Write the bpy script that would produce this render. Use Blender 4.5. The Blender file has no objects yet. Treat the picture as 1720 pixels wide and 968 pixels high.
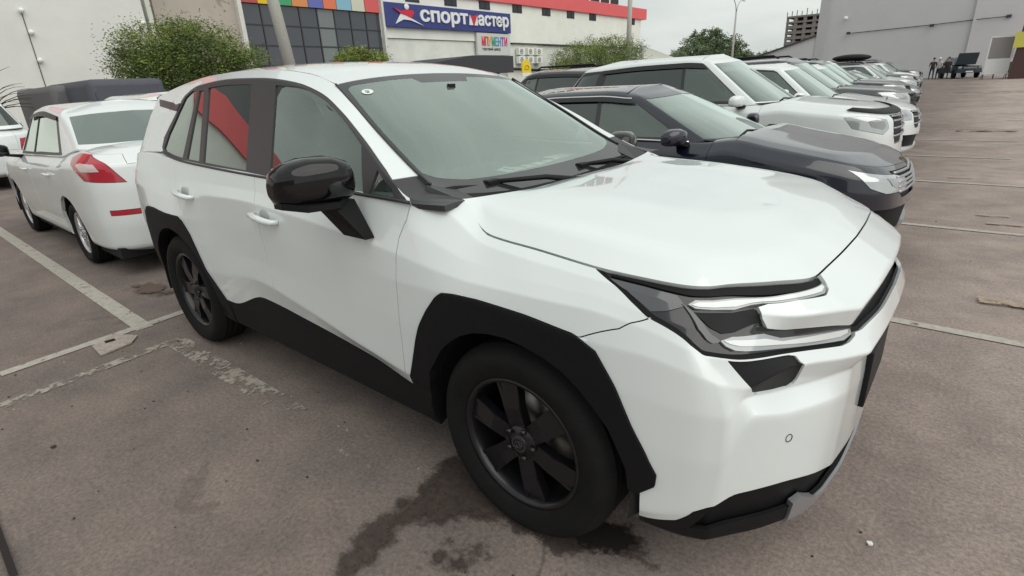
import bpy, bmesh, math, random
import numpy as np
from mathutils import Vector, Matrix
R = math.radians
random.seed(7); rng = np.random.default_rng(7)
scn = bpy.context.scene; col = scn.collection

# ---------------------------------------------------------------- camera
FPX = 906.1027
YAW, PITCH, ROLL = 2.27834309, 0.36015439, -0.0469216724
CAM = np.array([0.998540587, -2.05437136, 1.51193225])
def cam_axes():
    f = np.array([math.cos(YAW)*math.cos(PITCH), math.sin(YAW)*math.cos(PITCH), -math.sin(PITCH)])
    r = np.array([math.sin(YAW), -math.cos(YAW), 0.0]); u = np.cross(r, f)
    return r*math.cos(ROLL)+u*math.sin(ROLL), -r*math.sin(ROLL)+u*math.cos(ROLL), f
cr, cu, cf = cam_axes()
def at(px, py, ax, val):
    """world point seen at pixel (px,py) of the photograph on the plane ax=val (used to survey the place)"""
    d = cf + (px-860)/FPX*cr - (py-484)/FPX*cu
    i = 'xyz'.index(ax); t = (val-CAM[i])/d[i]
    return Vector(CAM + t*d)
cd = bpy.data.cameras.new('camera'); cam = bpy.data.objects.new('camera', cd); col.objects.link(cam)
cd.sensor_width = 36; cd.lens = FPX/1720*36; cd.clip_end = 2000; cd.clip_start = 0.05
M = Matrix.Identity(4)
for i in range(3):
    M[i][0], M[i][1], M[i][2], M[i][3] = cr[i], cu[i], -cf[i], CAM[i]
cam.matrix_world = M
scn.camera = cam
# ---------------------------------------------------------------- world, sun, exposure
SUN_EL, SUN_AZ = 50, -8       # degrees; azimuth measured from +X towards +Y
w = bpy.data.worlds.new('World'); scn.world = w; w.use_nodes = True
nt = w.node_tree; N = nt.nodes; L = nt.links
bg = N['Background']; bg.inputs['Strength'].default_value = 0.1
sky = N.new('ShaderNodeTexSky'); sky.sky_type = 'NISHITA'; sky.sun_disc = False
sky.sun_elevation = R(SUN_EL); sky.sun_rotation = R(90-SUN_AZ); sky.air_density = 1; sky.dust_density = 3
tc = N.new('ShaderNodeTexCoord'); mp = N.new('ShaderNodeMapping'); mp.inputs['Scale'].default_value = (1.2, 1.2, 4.5)
nz = N.new('ShaderNodeTexNoise'); nz.inputs['Scale'].default_value = 1.7; nz.inputs['Detail'].default_value = 6; nz.inputs['Roughness'].default_value = .55
cr_ = N.new('ShaderNodeValToRGB'); cr_.color_ramp.elements[0].position = .3; cr_.color_ramp.elements[1].position = .72
cr_.color_ramp.elements[0].color = (5.0, 5.4, 5.3, 1); cr_.color_ramp.elements[1].color = (7.6, 7.9, 7.5, 1)
mx = N.new('ShaderNodeMix'); mx.data_type = 'RGBA'; mx.inputs[0].default_value = .93
L.new(tc.outputs['Generated'], mp.inputs['Vector']); L.new(mp.outputs[0], nz.inputs['Vector']); L.new(nz.outputs['Fac'], cr_.inputs[0])
L.new(sky.outputs[0], mx.inputs[6]); L.new(cr_.outputs[0], mx.inputs[7]); L.new(mx.outputs[2], bg.inputs['Color'])
sl = bpy.data.lights.new('sun', 'SUN'); sl.energy = 1.5; sl.angle = R(75); sl.color = (1, .96, .9)
so = bpy.data.objects.new('sun', sl); col.objects.link(so)
sd = Vector((math.cos(R(SUN_AZ))*math.cos(R(SUN_EL)), math.sin(R(SUN_AZ))*math.cos(R(SUN_EL)), math.sin(R(SUN_EL))))
so.rotation_euler = sd.to_track_quat('Z', 'Y').to_euler()
scn.view_settings.view_transform = 'Standard'; scn.view_settings.look = 'None'
scn.view_settings.exposure = 0.22; scn.view_settings.gamma = 1; scn.view_settings.use_curve_mapping = False
scn.render.engine = 'CYCLES'

# ---------------------------------------------------------------- materials
MAT = {}
def mat(name, c, rough=.6, metal=0, coat=0, noise=0, nscale=8, bump=0, bscale=60, spec=.5, trans=0, ior=1.45, emis=None):
    if name in MAT: return MAT[name]
    m = bpy.data.materials.new(name); m.use_nodes = True; MAT[name] = m
    n = m.node_tree.nodes; l = m.node_tree.links; b = n['Principled BSDF']
    b.inputs['Base Color'].default_value = (*c, 1); b.inputs['Roughness'].default_value = rough
    b.inputs['Metallic'].default_value = metal; b.inputs['Coat Weight'].default_value = coat
    b.inputs['Coat Roughness'].default_value = .03; b.inputs['Specular IOR Level'].default_value = spec
    b.inputs['Transmission Weight'].default_value = trans; b.inputs['IOR'].default_value = ior
    if emis: b.inputs['Emission Color'].default_value = (*emis[0], 1); b.inputs['Emission Strength'].default_value = emis[1]
    t = n.new('ShaderNodeTexCoord')
    if noise:
        q = n.new('ShaderNodeTexNoise'); q.inputs['Scale'].default_value = nscale; q.inputs['Detail'].default_value = 7; q.inputs['Roughness'].default_value = .65
        r = n.new('ShaderNodeMapRange'); r.inputs[1].default_value = .3; r.inputs[2].default_value = .7; r.inputs[3].default_value = 1-noise; r.inputs[4].default_value = 1+noise
        v = n.new('ShaderNodeVectorMath'); v.operation = 'SCALE'; v.inputs[0].default_value = c
        l.new(t.outputs['Object'], q.inputs['Vector']); l.new(q.outputs['Fac'], r.inputs[0]); l.new(r.outputs[0], v.inputs['Scale']); l.new(v.outputs[0], b.inputs['Base Color'])
    if bump:
        q = n.new('ShaderNodeTexNoise'); q.inputs['Scale'].default_value = bscale; q.inputs['Detail'].default_value = 4
        u = n.new('ShaderNodeBump'); u.inputs['Strength'].default_value = bump; u.inputs['Distance'].default_value = .01
        l.new(t.outputs['Object'], q.inputs['Vector']); l.new(q.outputs['Fac'], u.inputs['Height']); l.new(u.outputs[0], b.inputs['Normal'])
    return m
def glassmat(name, tint, alpha, rough=.0, refl=1.0, haze=(.16, .18, .175), k_=2.8):
    """thin sheet glass: fresnel mirror over a tinted see-through layer"""
    m = bpy.data.materials.new(name); m.use_nodes = True; MAT[name] = m
    n = m.node_tree.nodes; l = m.node_tree.links; n.clear()
    o = n.new('ShaderNodeOutputMaterial'); g = n.new('ShaderNodeBsdfGlossy'); g.inputs['Roughness'].default_value = rough; g.inputs['Color'].default_value = (.90, 1.0, .95, 1)
    t = n.new('ShaderNodeBsdfTransparent'); t.inputs['Color'].default_value = (*tint, 1)
    d = n.new('ShaderNodeBsdfDiffuse'); d.inputs['Color'].default_value = (*haze, 1)  # diffuse haze painted over the glass, pale where it stands in for sky sheen
    ms = n.new('ShaderNodeMixShader'); ms.inputs[0].default_value = alpha
    f = n.new('ShaderNodeFresnel'); f.inputs['IOR'].default_value = 1.5*refl+ (1-refl)
    k = n.new('ShaderNodeMath'); k.operation = 'MULTIPLY'; k.inputs[1].default_value = k_; k.use_clamp = True
    x = n.new('ShaderNodeMixShader')
    l.new(t.outputs[0], ms.inputs[1]); l.new(d.outputs[0], ms.inputs[2]); l.new(f.outputs[0], k.inputs[0]); l.new(k.outputs[0], x.inputs[0])
    l.new(ms.outputs[0], x.inputs[1]); l.new(g.outputs[0], x.inputs[2]); l.new(x.outputs[0], o.inputs['Surface'])
    return m
paint_white = mat('pearl_white_paint', (.755, .805, .81), .24, coat=1.0)
paint_white2 = mat('white_paint', (.74, .785, .785), .3, coat=1.0)
paint_black = mat('black_paint', (.007, .008, .020), .2, coat=1.0)
paint_grey = mat('dark_grey_paint', (.055, .058, .062), .25, metal=.3, coat=1.0)
paint_silver = mat('silver_paint', (.5, .51, .52), .3, metal=.6, coat=1.0)
paint_blue = mat('dark_blue_grey_paint', (.035, .05, .065), .3, coat=.8)
plastic = mat('black_plastic', (.0065, .0065, .008), .6, spec=.25, noise=.15, nscale=30, bump=.15, bscale=400)
gloss_black = mat('gloss_black', (.003, .003, .004), .06, coat=.35, spec=.4)
satin_black = mat('satin_black', (.010, .010, .012), .5, spec=.25)
frame_grey = mat('window_frame_grey', (.04, .038, .042), .4)
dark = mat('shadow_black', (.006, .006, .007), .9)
rubber = mat('tyre_rubber', (.0085, .0085, .009), .8, spec=.25, noise=.25, nscale=14)
rim_black = mat('black_rim', (.007, .007, .009), .3, coat=.2)
rim_silver = mat('alloy_rim', (.55, .56, .57), .3, metal=.9)
chrome = mat('chrome', (.8, .8, .82), .08, metal=1)
chrome_dull = mat('brushed_silver', (.42, .43, .45), .35, metal=.7)
steel = mat('brake_steel', (.35, .35, .36), .35, metal=1)
lamp_clear = mat('lamp_reflector', (.5, .52, .53), .12, metal=.55, coat=1.0)
lamp_strip = mat('lamp_light_guide', (.36, .38, .39), .12, metal=.2, coat=1.0)
lamp_dark = mat('lamp_dark_housing', (.010, .010, .014), .15, coat=.7)
lamp_grey = mat('lamp_smoked_grey', (.07, .073, .08), .15, coat=1.0)
lamp_red = mat('tail_lamp_red', (.42, .012, .03), .1, coat=1.0)
lamp_pink = mat('tail_lamp_clear', (.62, .50, .50), .12, coat=1.0)
interior = mat('interior_grey', (.05, .056, .056), .8)
interior_l = mat('interior_light_grey', (.40, .42, .41), .8)
seat_m = mat('seat_fabric', (.30, .32, .31), .85)
paper = mat('paper', (.75, .78, .76), .7)
glass_ws = glassmat('windscreen_glass', (.74, .84, .80), .24, .01, haze=(.44, .55, .50), k_=2.5)
glass_side = glassmat('door_glass', (.70, .80, .76), .10, haze=(.30, .35, .33), k_=2.1)
glass_dark = glassmat('privacy_glass', (.03, .034, .036), .25, haze=(.03, .033, .036))
glass_car = glassmat('tinted_glass', (.40, .48, .45), .16, haze=(.32, .40, .36), k_=2.8)

# ---------------------------------------------------------------- tagging and mesh helpers
def tag(o, label=None, cat=None, group=None, kind=None):
    if label: o['label'] = label
    if cat: o['category'] = cat
    if group: o['group'] = group
    if kind: o['kind'] = kind
    return o
def empty(name, loc=(0, 0, 0), rz=0, label=None, cat=None, group=None):
    o = bpy.data.objects.new(name, None); col.objects.link(o); o.location = loc; o.rotation_euler = (0, 0, rz); o.empty_display_size = .2
    return tag(o, label, cat, group)
def link(name, me, m, parent=None, smooth=False):
    o = bpy.data.objects.new(name, me); col.objects.link(o)
    if m is not None:
        for mm in (m if isinstance(m, (list, tuple)) else [m]): me.materials.append(mm)
    if parent: o.parent = parent
    if smooth:
        for f in me.polygons: f.use_smooth = True
    return o
class MB:
    """collects simple solids into one mesh"""
    def __init__(s): s.bm = bmesh.new()
    def box(s, x0, x1, y0, y1, z0, z1, bev=0, mi=0):
        vs = [s.bm.verts.new(p) for p in ((x0, y0, z0), (x1, y0, z0), (x1, y1, z0), (x0, y1, z0), (x0, y0, z1), (x1, y0, z1), (x1, y1, z1), (x0, y1, z1))]
        fs = [s.bm.faces.new([vs[i] for i in q]) for q in ((3, 2, 1, 0), (4, 5, 6, 7), (0, 1, 5, 4), (1, 2, 6, 5), (2, 3, 7, 6), (3, 0, 4, 7))]
        for f in fs: f.material_index = mi
        if bev:
            es = {e for f in fs for e in f.edges}
            r = bmesh.ops.bevel(s.bm, geom=list(es), offset=bev, segments=2, affect='EDGES', profile=.6)
            for f in r['faces']: f.material_index = mi; f.smooth = True
        return s
    def hexa(s, P8, mi=0):
        vs = [s.bm.verts.new(p) for p in P8]
        for q in ((3, 2, 1, 0), (4, 5, 6, 7), (0, 1, 5, 4), (1, 2, 6, 5), (2, 3, 7, 6), (3, 0, 4, 7)):
            f = s.bm.faces.new([vs[i] for i in q]); f.material_index = mi
        return s
    def tube(s, pts, r, n=8, mi=0, cap=True):
        pts = [Vector(p) for p in pts]; rs = r if isinstance(r, (list, tuple)) else [r]*len(pts); rings = []
        for i, p in enumerate(pts):
            d = (pts[min(i+1, len(pts)-1)]-pts[max(i-1, 0)]).normalized()
            a = d.cross(Vector((0, 0, 1)));  a = a if a.length > .05 else d.cross(Vector((0, 1, 0))); a.normalize(); b = d.cross(a)
            rings.append([s.bm.verts.new(p+(a*math.cos(2*math.pi*k/n)+b*math.sin(2*math.pi*k/n))*rs[i]) for k in range(n)])
        for i in range(len(rings)-1):
            for k in range(n):
                f = s.bm.faces.new((rings[i][k], rings[i][(k+1) % n], rings[i+1][(k+1) % n], rings[i+1][k])); f.smooth = True; f.material_index = mi
        if cap:
            for rg in (rings[0][::-1], rings[-1]): f = s.bm.faces.new(rg); f.material_index = mi
        return s
    def lathe(s, prof, c=(0, 0, 0), n=40, mi=0, axis='y', a0=0, a1=2*math.pi):
        """prof: (radius, along-axis)"""
        closed = abs(a1-a0-2*math.pi) < 1e-6; m = n if closed else n+1; rings = []
        for (r, t) in prof:
            ring = []
            for k in range(m):
                a = a0+(a1-a0)*k/n
                p = (c[0]+r*math.cos(a), c[1]+t, c[2]+r*math.sin(a)) if axis == 'y' else (c[0]+r*math.cos(a), c[1]+r*math.sin(a), c[2]+t)
                ring.append(s.bm.verts.new(p))
            rings.append(ring)
        for i in range(len(rings)-1):
            for k in range(n):
                k2 = (k+1) % m
                f = s.bm.faces.new((rings[i][k], rings[i][k2], rings[i+1][k2], rings[i+1][k])); f.smooth = True; f.material_index = mi
        return s
    def poly(s, pts, mi=0):
        f = s.bm.faces.new([s.bm.verts.new(p) for p in pts]); f.material_index = mi; return s
    def prism(s, pts, d, mi=0):
        d = Vector(d); a = [s.bm.verts.new(p) for p in pts]; b = [s.bm.verts.new(Vector(p)+d) for p in pts]
        fs = [s.bm.faces.new(a), s.bm.faces.new(b[::-1])]
        for i in range(len(a)):
            j = (i+1) % len(a); fs.append(s.bm.faces.new((a[j], a[i], b[i], b[j])))
        for f in fs: f.material_index = mi
        return s
    def ellip(s, c, r, seg=20, rg=12, mi=0, M=None):
        T = Matrix.Translation(c) @ (M or Matrix.Identity(4)) @ Matrix.Diagonal((*r, 1))
        q = bmesh.ops.create_uvsphere(s.bm, u_segments=seg, v_segments=rg, radius=1, matrix=T)
        for v in q['verts']:
            for f in v.link_faces: f.smooth = True; f.material_index = mi
        return s
    def build(s, name, m, parent=None, fix=True):
        if fix: bmesh.ops.recalc_face_normals(s.bm, faces=s.bm.faces[:])
        me = bpy.data.meshes.new(name); s.bm.to_mesh(me); s.bm.free(); return link(name, me, m, parent)
def copy_tree(o, parent=None):
    c = o.copy(); col.objects.link(c); c.parent = parent
    for ch in list(o.children): copy_tree(ch, c)
    return c
def pchip(xs, Y, x, brk=()):
    xs=np.asarray(xs,float); Y=np.asarray(Y,float); x=np.asarray(x,float)
    h=np.diff(xs); d=np.diff(Y,axis=0)/h[:,None]; n=len(xs); m=np.zeros_like(Y)
    if n>2:
        a=d[:-1];b=d[1:];w1=(2*h[1:]+h[:-1])[:,None];w2=(h[1:]+2*h[:-1])[:,None]
        ok=(a*b)>0; aa=np.where(ok,a,1);bb=np.where(ok,b,1)
        m[1:-1]=np.where(ok,(w1+w2)/(w1/aa+w2/bb),0)
        m[0]=d[0];m[-1]=d[-1]
    else: m[:]=d[0]
    mr=m.copy(); ml=m.copy()
    for k in range(1,n-1):
        if any(abs(xs[k]-q)<1e-6 for q in brk): mr[k]=d[k]; ml[k]=d[k-1]
    i=np.clip(np.searchsorted(xs,x,side='right')-1,0,n-2)
    t=(x-xs[i])/h[i]; t=np.clip(t,-.2,1.2); H=h[i][:,None]; t=t[:,None]
    return ((2*t**3-3*t**2+1)*Y[i]+(t**3-2*t**2+t)*H*mr[i]+(-2*t**3+3*t**2)*Y[i+1]+(t**3-t**2)*H*ml[i+1])
class Patch:
    """G[i][j]: station i along s, row j along v -> (x,w,z)"""
    def __init__(self,s,G,r=.12,smooth_v=False):
        self.s=np.array(s,float);self.G=np.array(G,float);self.nv=self.G.shape[1];self.r=r;self.sv=smooth_v;self.brk=()
    def ev(self,s,v):
        s=np.atleast_1d(np.asarray(s,float));v=np.atleast_1d(np.asarray(v,float))
        n,m,_=self.G.shape
        R=pchip(self.s,self.G.reshape(n,-1),s,self.brk).reshape(len(s),m,3)
        if self.sv:
            out=np.zeros((len(s),3)); k=np.arange(m)
            # catmull-rom along v, uniform
            i=np.clip(np.floor(v).astype(int),0,m-2);t=(v-i)[:,None];a=np.arange(len(s))
            P1=R[a,i];P2=R[a,i+1];P0=np.where((i>0)[:,None],R[a,np.maximum(i-1,0)],2*P1-P2);P3=np.where((i<m-2)[:,None],R[a,np.minimum(i+2,m-1)],2*P2-P1)
            return .5*((2*P1)+(-P0+P2)*t+(2*P0-5*P1+4*P2-P3)*t*t+(-P0+3*P1-3*P2+P3)*t**3)
        def lin(v):
            i=np.clip(np.floor(v).astype(int),0,m-2);t=(v-i)[:,None];a=np.arange(len(s))
            return R[a,i]*(1-t)+R[a,i+1]*t
        r=self.r; return sum(lin(v+o*r)*c for o,c in ((-1,.125),(-.5,.25),(0,.25),(.5,.25),(1,.125)))
def P(x,zw): return [(x,w,z) for z,w in zw]
# ---------- hero lower body ----------
def hero_side():
    S=[];G=[]
    def add(s,pts): S.append(s);G.append(pts)
    Z=[.30,.36,.44,.60,.75,.86,.99,1.08,1.19,1.20]
    add(-4.40,[(x,0,z) for x,z in zip([-3.40,-3.55,-3.60,-3.61,-3.62,-3.60,-3.57,-3.55,-3.53,-3.51],Z)])
    add(-3.90,[(x,w,z) for x,w,z in zip([-3.36,-3.50,-3.55,-3.57,-3.58,-3.56,-3.53,-3.51,-3.49,-3.47],[.50,.52,.53,.55,.55,.55,.55,.55,.54,.52],Z)])
    add(-3.60,[(x,w,z) for x,w,z in zip([-3.26,-3.36,-3.42,-3.46,-3.47,-3.46,-3.44,-3.42,-3.41,-3.39],[.70,.74,.76,.79,.80,.80,.79,.77,.745,.73],Z)])
    add(-3.40,[(x,w,z) for x,w,z in zip([-3.18,-3.26,-3.31,-3.35,-3.36,-3.36,-3.36,-3.35,-3.35,-3.33],[.78,.82,.84,.86,.87,.87,.86,.84,.80,.78],Z)])
    add(-3.22,P(-3.20,[(.30,.80),(.36,.855),(.42,.875),(.58,.895),(.74,.90),(.87,.90),(1.0,.885),(1.09,.865),(1.20,.825),(1.21,.80)]))
    add(-3.02,P(-3.02,[(.27,.80),(.33,.87),(.42,.895),(.58,.915),(.74,.922),(.885,.922),(1.0,.897),(1.09,.872),(1.21,.828),(1.22,.80)]))
    add(-2.69,P(-2.69,[(.22,.80),(.30,.87),(.43,.905),(.58,.925),(.74,.93),(.87,.93),(.97,.905),(1.07,.872),(1.195,.84),(1.205,.81)]))
    add(-2.40,P(-2.40,[(.20,.80),(.28,.875),(.42,.905),(.57,.92),(.73,.923),(.87,.918),(1.0,.897),(1.08,.872),(1.185,.845),(1.195,.815)]))
    add(-2.10,P(-2.10,[(.20,.80),(.27,.872),(.41,.892),(.585,.912),(.73,.907),(.90,.901),(1.03,.893),(1.09,.870),(1.175,.850),(1.185,.82)]))
    add(-1.72,P(-1.72,[(.20,.80),(.27,.870),(.52,.880),(.63,.902),(.74,.896),(.90,.897),(1.04,.893),(1.09,.870),(1.168,.853),(1.178,.823)]))
    add(-1.30,P(-1.30,[(.20,.80),(.27,.870),(.495,.878),(.58,.902),(.72,.897),(.88,.897),(1.02,.893),(1.08,.872),(1.155,.853),(1.165,.823)]))
    add(-.80, P(-.80, [(.20,.80),(.27,.870),(.455,.880),(.50,.905),(.70,.905),(.86,.903),(.985,.898),(1.06,.875),(1.147,.853),(1.157,.823)]))
    add(-.48, P(-.48, [(.20,.80),(.27,.870),(.41,.890),(.47,.912),(.70,.918),(.86,.916),(.955,.903),(1.05,.872),(1.140,.835),(1.155,.76)]))
    add(-.36, P(-.36, [(.20,.80),(.27,.870),(.41,.900),(.50,.915),(.72,.922),(.865,.920),(.94,.905),(1.02,.870),(1.115,.80),(1.141,.715)]))
    add(-.16, P(-.16, [(.20,.80),(.27,.870),(.41,.905),(.55,.915),(.73,.924),(.868,.922),(.925,.905),(.975,.87),(1.03,.825),(1.053,.795)]))
    add(.05,  P(.05,  [(.20,.80),(.27,.870),(.41,.905),(.55,.918),(.73,.925),(.863,.922),(.928,.905),(.965,.88),(1.015,.84),(1.038,.805)]))
    add(.26,  P(.26,  [(.22,.80),(.30,.870),(.41,.900),(.55,.912),(.73,.918),(.845,.916),(.930,.895),(.965,.872),(1.000,.845),(1.022,.815)]))
    def st(s,pts): add(s,[tuple(q) for q in pts])
    # rows: 0 under, 1 lip, 2 white lower edge, 3 shelf crease, 4 shelf top, 5 bevel crease, 6 lamp bottom, 7 nose bottom, 8 nose crease, 9 shut line
    st(.42,[(.41,.83,.235),(.42,.86,.27),(.43,.885,.325),(.43,.898,.55),(.43,.902,.72),(.43,.898,.84),(.44,.875,.905),(.43,.86,.94),(.42,.83,.985),(.40,.800,1.012)])
    st(.56,[(.53,.79,.21),(.54,.83,.255),(.56,.855,.355),(.58,.868,.55),(.585,.872,.70),(.57,.868,.81),(.545,.858,.87),(.54,.83,.92),(.525,.80,.965),(.50,.772,1.003)])
    st(.66,[(.58,.74,.18),(.62,.80,.25),(.64,.825,.40),(.655,.835,.56),(.655,.84,.70),(.625,.84,.785),(.58,.835,.85),(.58,.80,.90),(.57,.768,.955),(.545,.742,1.000)])
    st(.74,[(.61,.68,.18),(.66,.745,.245),(.685,.775,.43),(.705,.785,.695),(.675,.785,.74),(.68,.785,.77),(.635,.80,.845),(.63,.755,.895),(.61,.72,.945),(.58,.69,.997)])
    st(.88,[(.68,.60,.18),(.74,.63,.24),(.76,.65,.42),(.765,.66,.665),(.72,.66,.715),(.755,.65,.795),(.72,.66,.835),(.70,.65,.885),(.715,.65,.930),(.66,.59,.990)])
    st(1.06,[(.75,.45,.18),(.81,.48,.235),(.83,.50,.395),(.835,.50,.65),(.805,.50,.71),(.84,.49,.775),(.81,.48,.825),(.79,.51,.868),(.815,.50,.916),(.735,.455,.981)])
    st(1.16,[(.77,.36,.18),(.83,.39,.235),(.85,.41,.37),(.855,.41,.63),(.85,.41,.71),(.89,.40,.768),(.855,.39,.828),(.83,.425,.848),(.85,.425,.905),(.742,.36,.983)])
    st(1.36,[(.79,.2,.18),(.85,.2,.235),(.87,.2,.37),(.87,.2,.60),(.865,.2,.71),(.905,.2,.785),(.885,.2,.845),(.85,.2,.862),(.865,.2,.915),(.752,.2,.987)])
    st(1.56,[(.795,0,.18),(.855,0,.235),(.875,0,.37),(.87,0,.60),(.87,0,.71),(.91,0,.79),(.89,0,.85),(.855,0,.865),(.87,0,.918),(.757,0,.988)])
    q=Patch(S,G,r=.07); q.brk=(.66,1.16); return q
def hero_green():
    # rows: 0 belt, 1 DLO top line, 2 roof/windscreen seam
    T=[(-.34,(1.142,.82),(1.145,.76),(-.345,.715,1.141)),
       (-.48,(1.142,.850),(1.152,.835),(-.50,.712,1.158)),
       (-.60,(1.144,.850),(1.20,.822),(-.60,.700,1.205)),
       (-.846,(1.147,.850),(1.338,.764),(-.85,.664,1.347)),
       (-1.05,(1.150,.850),(1.435,.716),(-1.05,.628,1.468)),
       (-1.22,(1.153,.850),(1.500,.683),(-1.20,.603,1.545)),
       (-1.45,(1.158,.850),(1.560,.664),(-1.42,.592,1.600)),
       (-1.77,(1.164,.850),(1.592,.656),(-1.77,.592,1.634)),
       (-2.10,(1.172,.848),(1.600,.656),(-2.10,.590,1.642)),
       (-2.49,(1.186,.842),(1.577,.668),(-2.45,.590,1.635)),
       (-2.65,(1.200,.836),(1.53,.683),(-2.70,.590,1.618)),
       (-2.82,(1.222,.825),(1.45,.715),(-2.95,.590,1.592)),
       (-3.05,(1.215,.825),(1.45,.705),(-3.20,.588,1.560)),
       (-3.33,(1.20,.79),(1.42,.69),(-3.34,.585,1.540)),
       (-3.41,(1.20,.73),(1.42,.64),(-3.36,.56,1.538))]
    S=[-t[0] for t in T][::1]; G=[]
    for x,b,d,t in T:
        xr=x if x>-3 else x+ (0.08 if x>-3.2 else .06)
        G.append([(x,b[1],b[0]),(xr,d[1],d[0]),t])
    S=[-s for s in S][::-1];G=G[::-1]
    return Patch(S,G,r=.06)
def hero_hood():
    # stations as the side patch; rows 0 edge ring, 1 crease ring, 2 inner, 3 centre
    T=[(-.36,(-.36,.715,1.141),(-.34,.62,1.136),(-.31,.35,1.122),(-.36,0,1.112)),
       (-.16,(-.16,.795,1.053),(-.22,.70,1.122),(-.22,.36,1.130),(-.25,0,1.122)),
       (.05,(.05,.805,1.038),(.05,.72,1.103),(-.04,.37,1.128),(-.08,0,1.122)),
       (.26,(.26,.815,1.022),(.26,.72,1.083),(.12,.38,1.117),(.06,0,1.112)),
       (.42,(.40,.800,1.012),(.37,.715,1.070),(.20,.38,1.109),(.15,0,1.104)),
       (.56,(.50,.772,1.003),(.44,.695,1.061),(.28,.38,1.101),(.24,0,1.097)),
       (.66,(.545,.742,1.000),(.49,.67,1.054),(.33,.37,1.094),(.30,0,1.091)),
       (.74,(.58,.69,.997),(.53,.62,1.048),(.37,.34,1.088),(.35,0,1.086)),
       (.88,(.66,.59,.990),(.59,.52,1.041),(.42,.28,1.083),(.40,0,1.081)),
       (1.06,(.735,.455,.981),(.63,.38,1.037),(.46,.20,1.078),(.44,0,1.076)),
       (1.16,(.742,.36,.983),(.645,.30,1.036),(.48,.15,1.075),(.46,0,1.073)),
       (1.36,(.752,.2,.987),(.655,.16,1.036),(.50,.08,1.072),(.49,0,1.070)),
       (1.56,(.757,0,.988),(.66,0,1.036),(.51,0,1.070),(.505,0,1.069))]
    return Patch([t[0] for t in T],[t[1:] for t in T],r=.25)
def hero_glass():
    # windscreen: s 0 bottom .. 1 top ; v 0 edge .. 4 centre
    T=[(0,(-.46,.710,1.143),(-.43,.60,1.120),(-.40,.40,1.100),(-.39,.2,1.092),(-.385,0,1.090)),
       (.2,(-.61,.694,1.212),(-.59,.59,1.205),(-.575,.40,1.196),(-.575,.2,1.190),(-.575,0,1.188)),
       (.5,(-.85,.664,1.347),(-.84,.57,1.356),(-.84,.38,1.362),(-.85,.19,1.364),(-.85,0,1.365)),
       (1,(-1.20,.603,1.545),(-1.20,.50,1.560),(-1.20,.34,1.574),(-1.21,.17,1.582),(-1.215,0,1.585))]
    return Patch([t[0] for t in T],[t[1:] for t in T],smooth_v=True)
def hero_roof():
    T=[(-1.20,1.545,.603,1.585),(-1.42,1.600,.592,1.640),(-1.77,1.634,.592,1.672),(-2.10,1.642,.590,1.680),(-2.45,1.635,.590,1.675),(-2.95,1.592,.590,1.640),(-3.34,1.540,.585,1.59)]
    G=[]
    for x,z,w,zc in T:
        G.append([(x,w*k,z+(zc-z)*(1-k**2.6)) for k in (1,.93,.8,.6,.3,0)])
        if x==-1.20: G[-1]=[(-1.20,.603,1.545),(-1.20,.56,1.553),(-1.20,.48,1.563),(-1.205,.36,1.573),(-1.21,.18,1.582),(-1.215,0,1.585)]
    return Patch([-t[0] for t in T],G,smooth_v=True)

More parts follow.
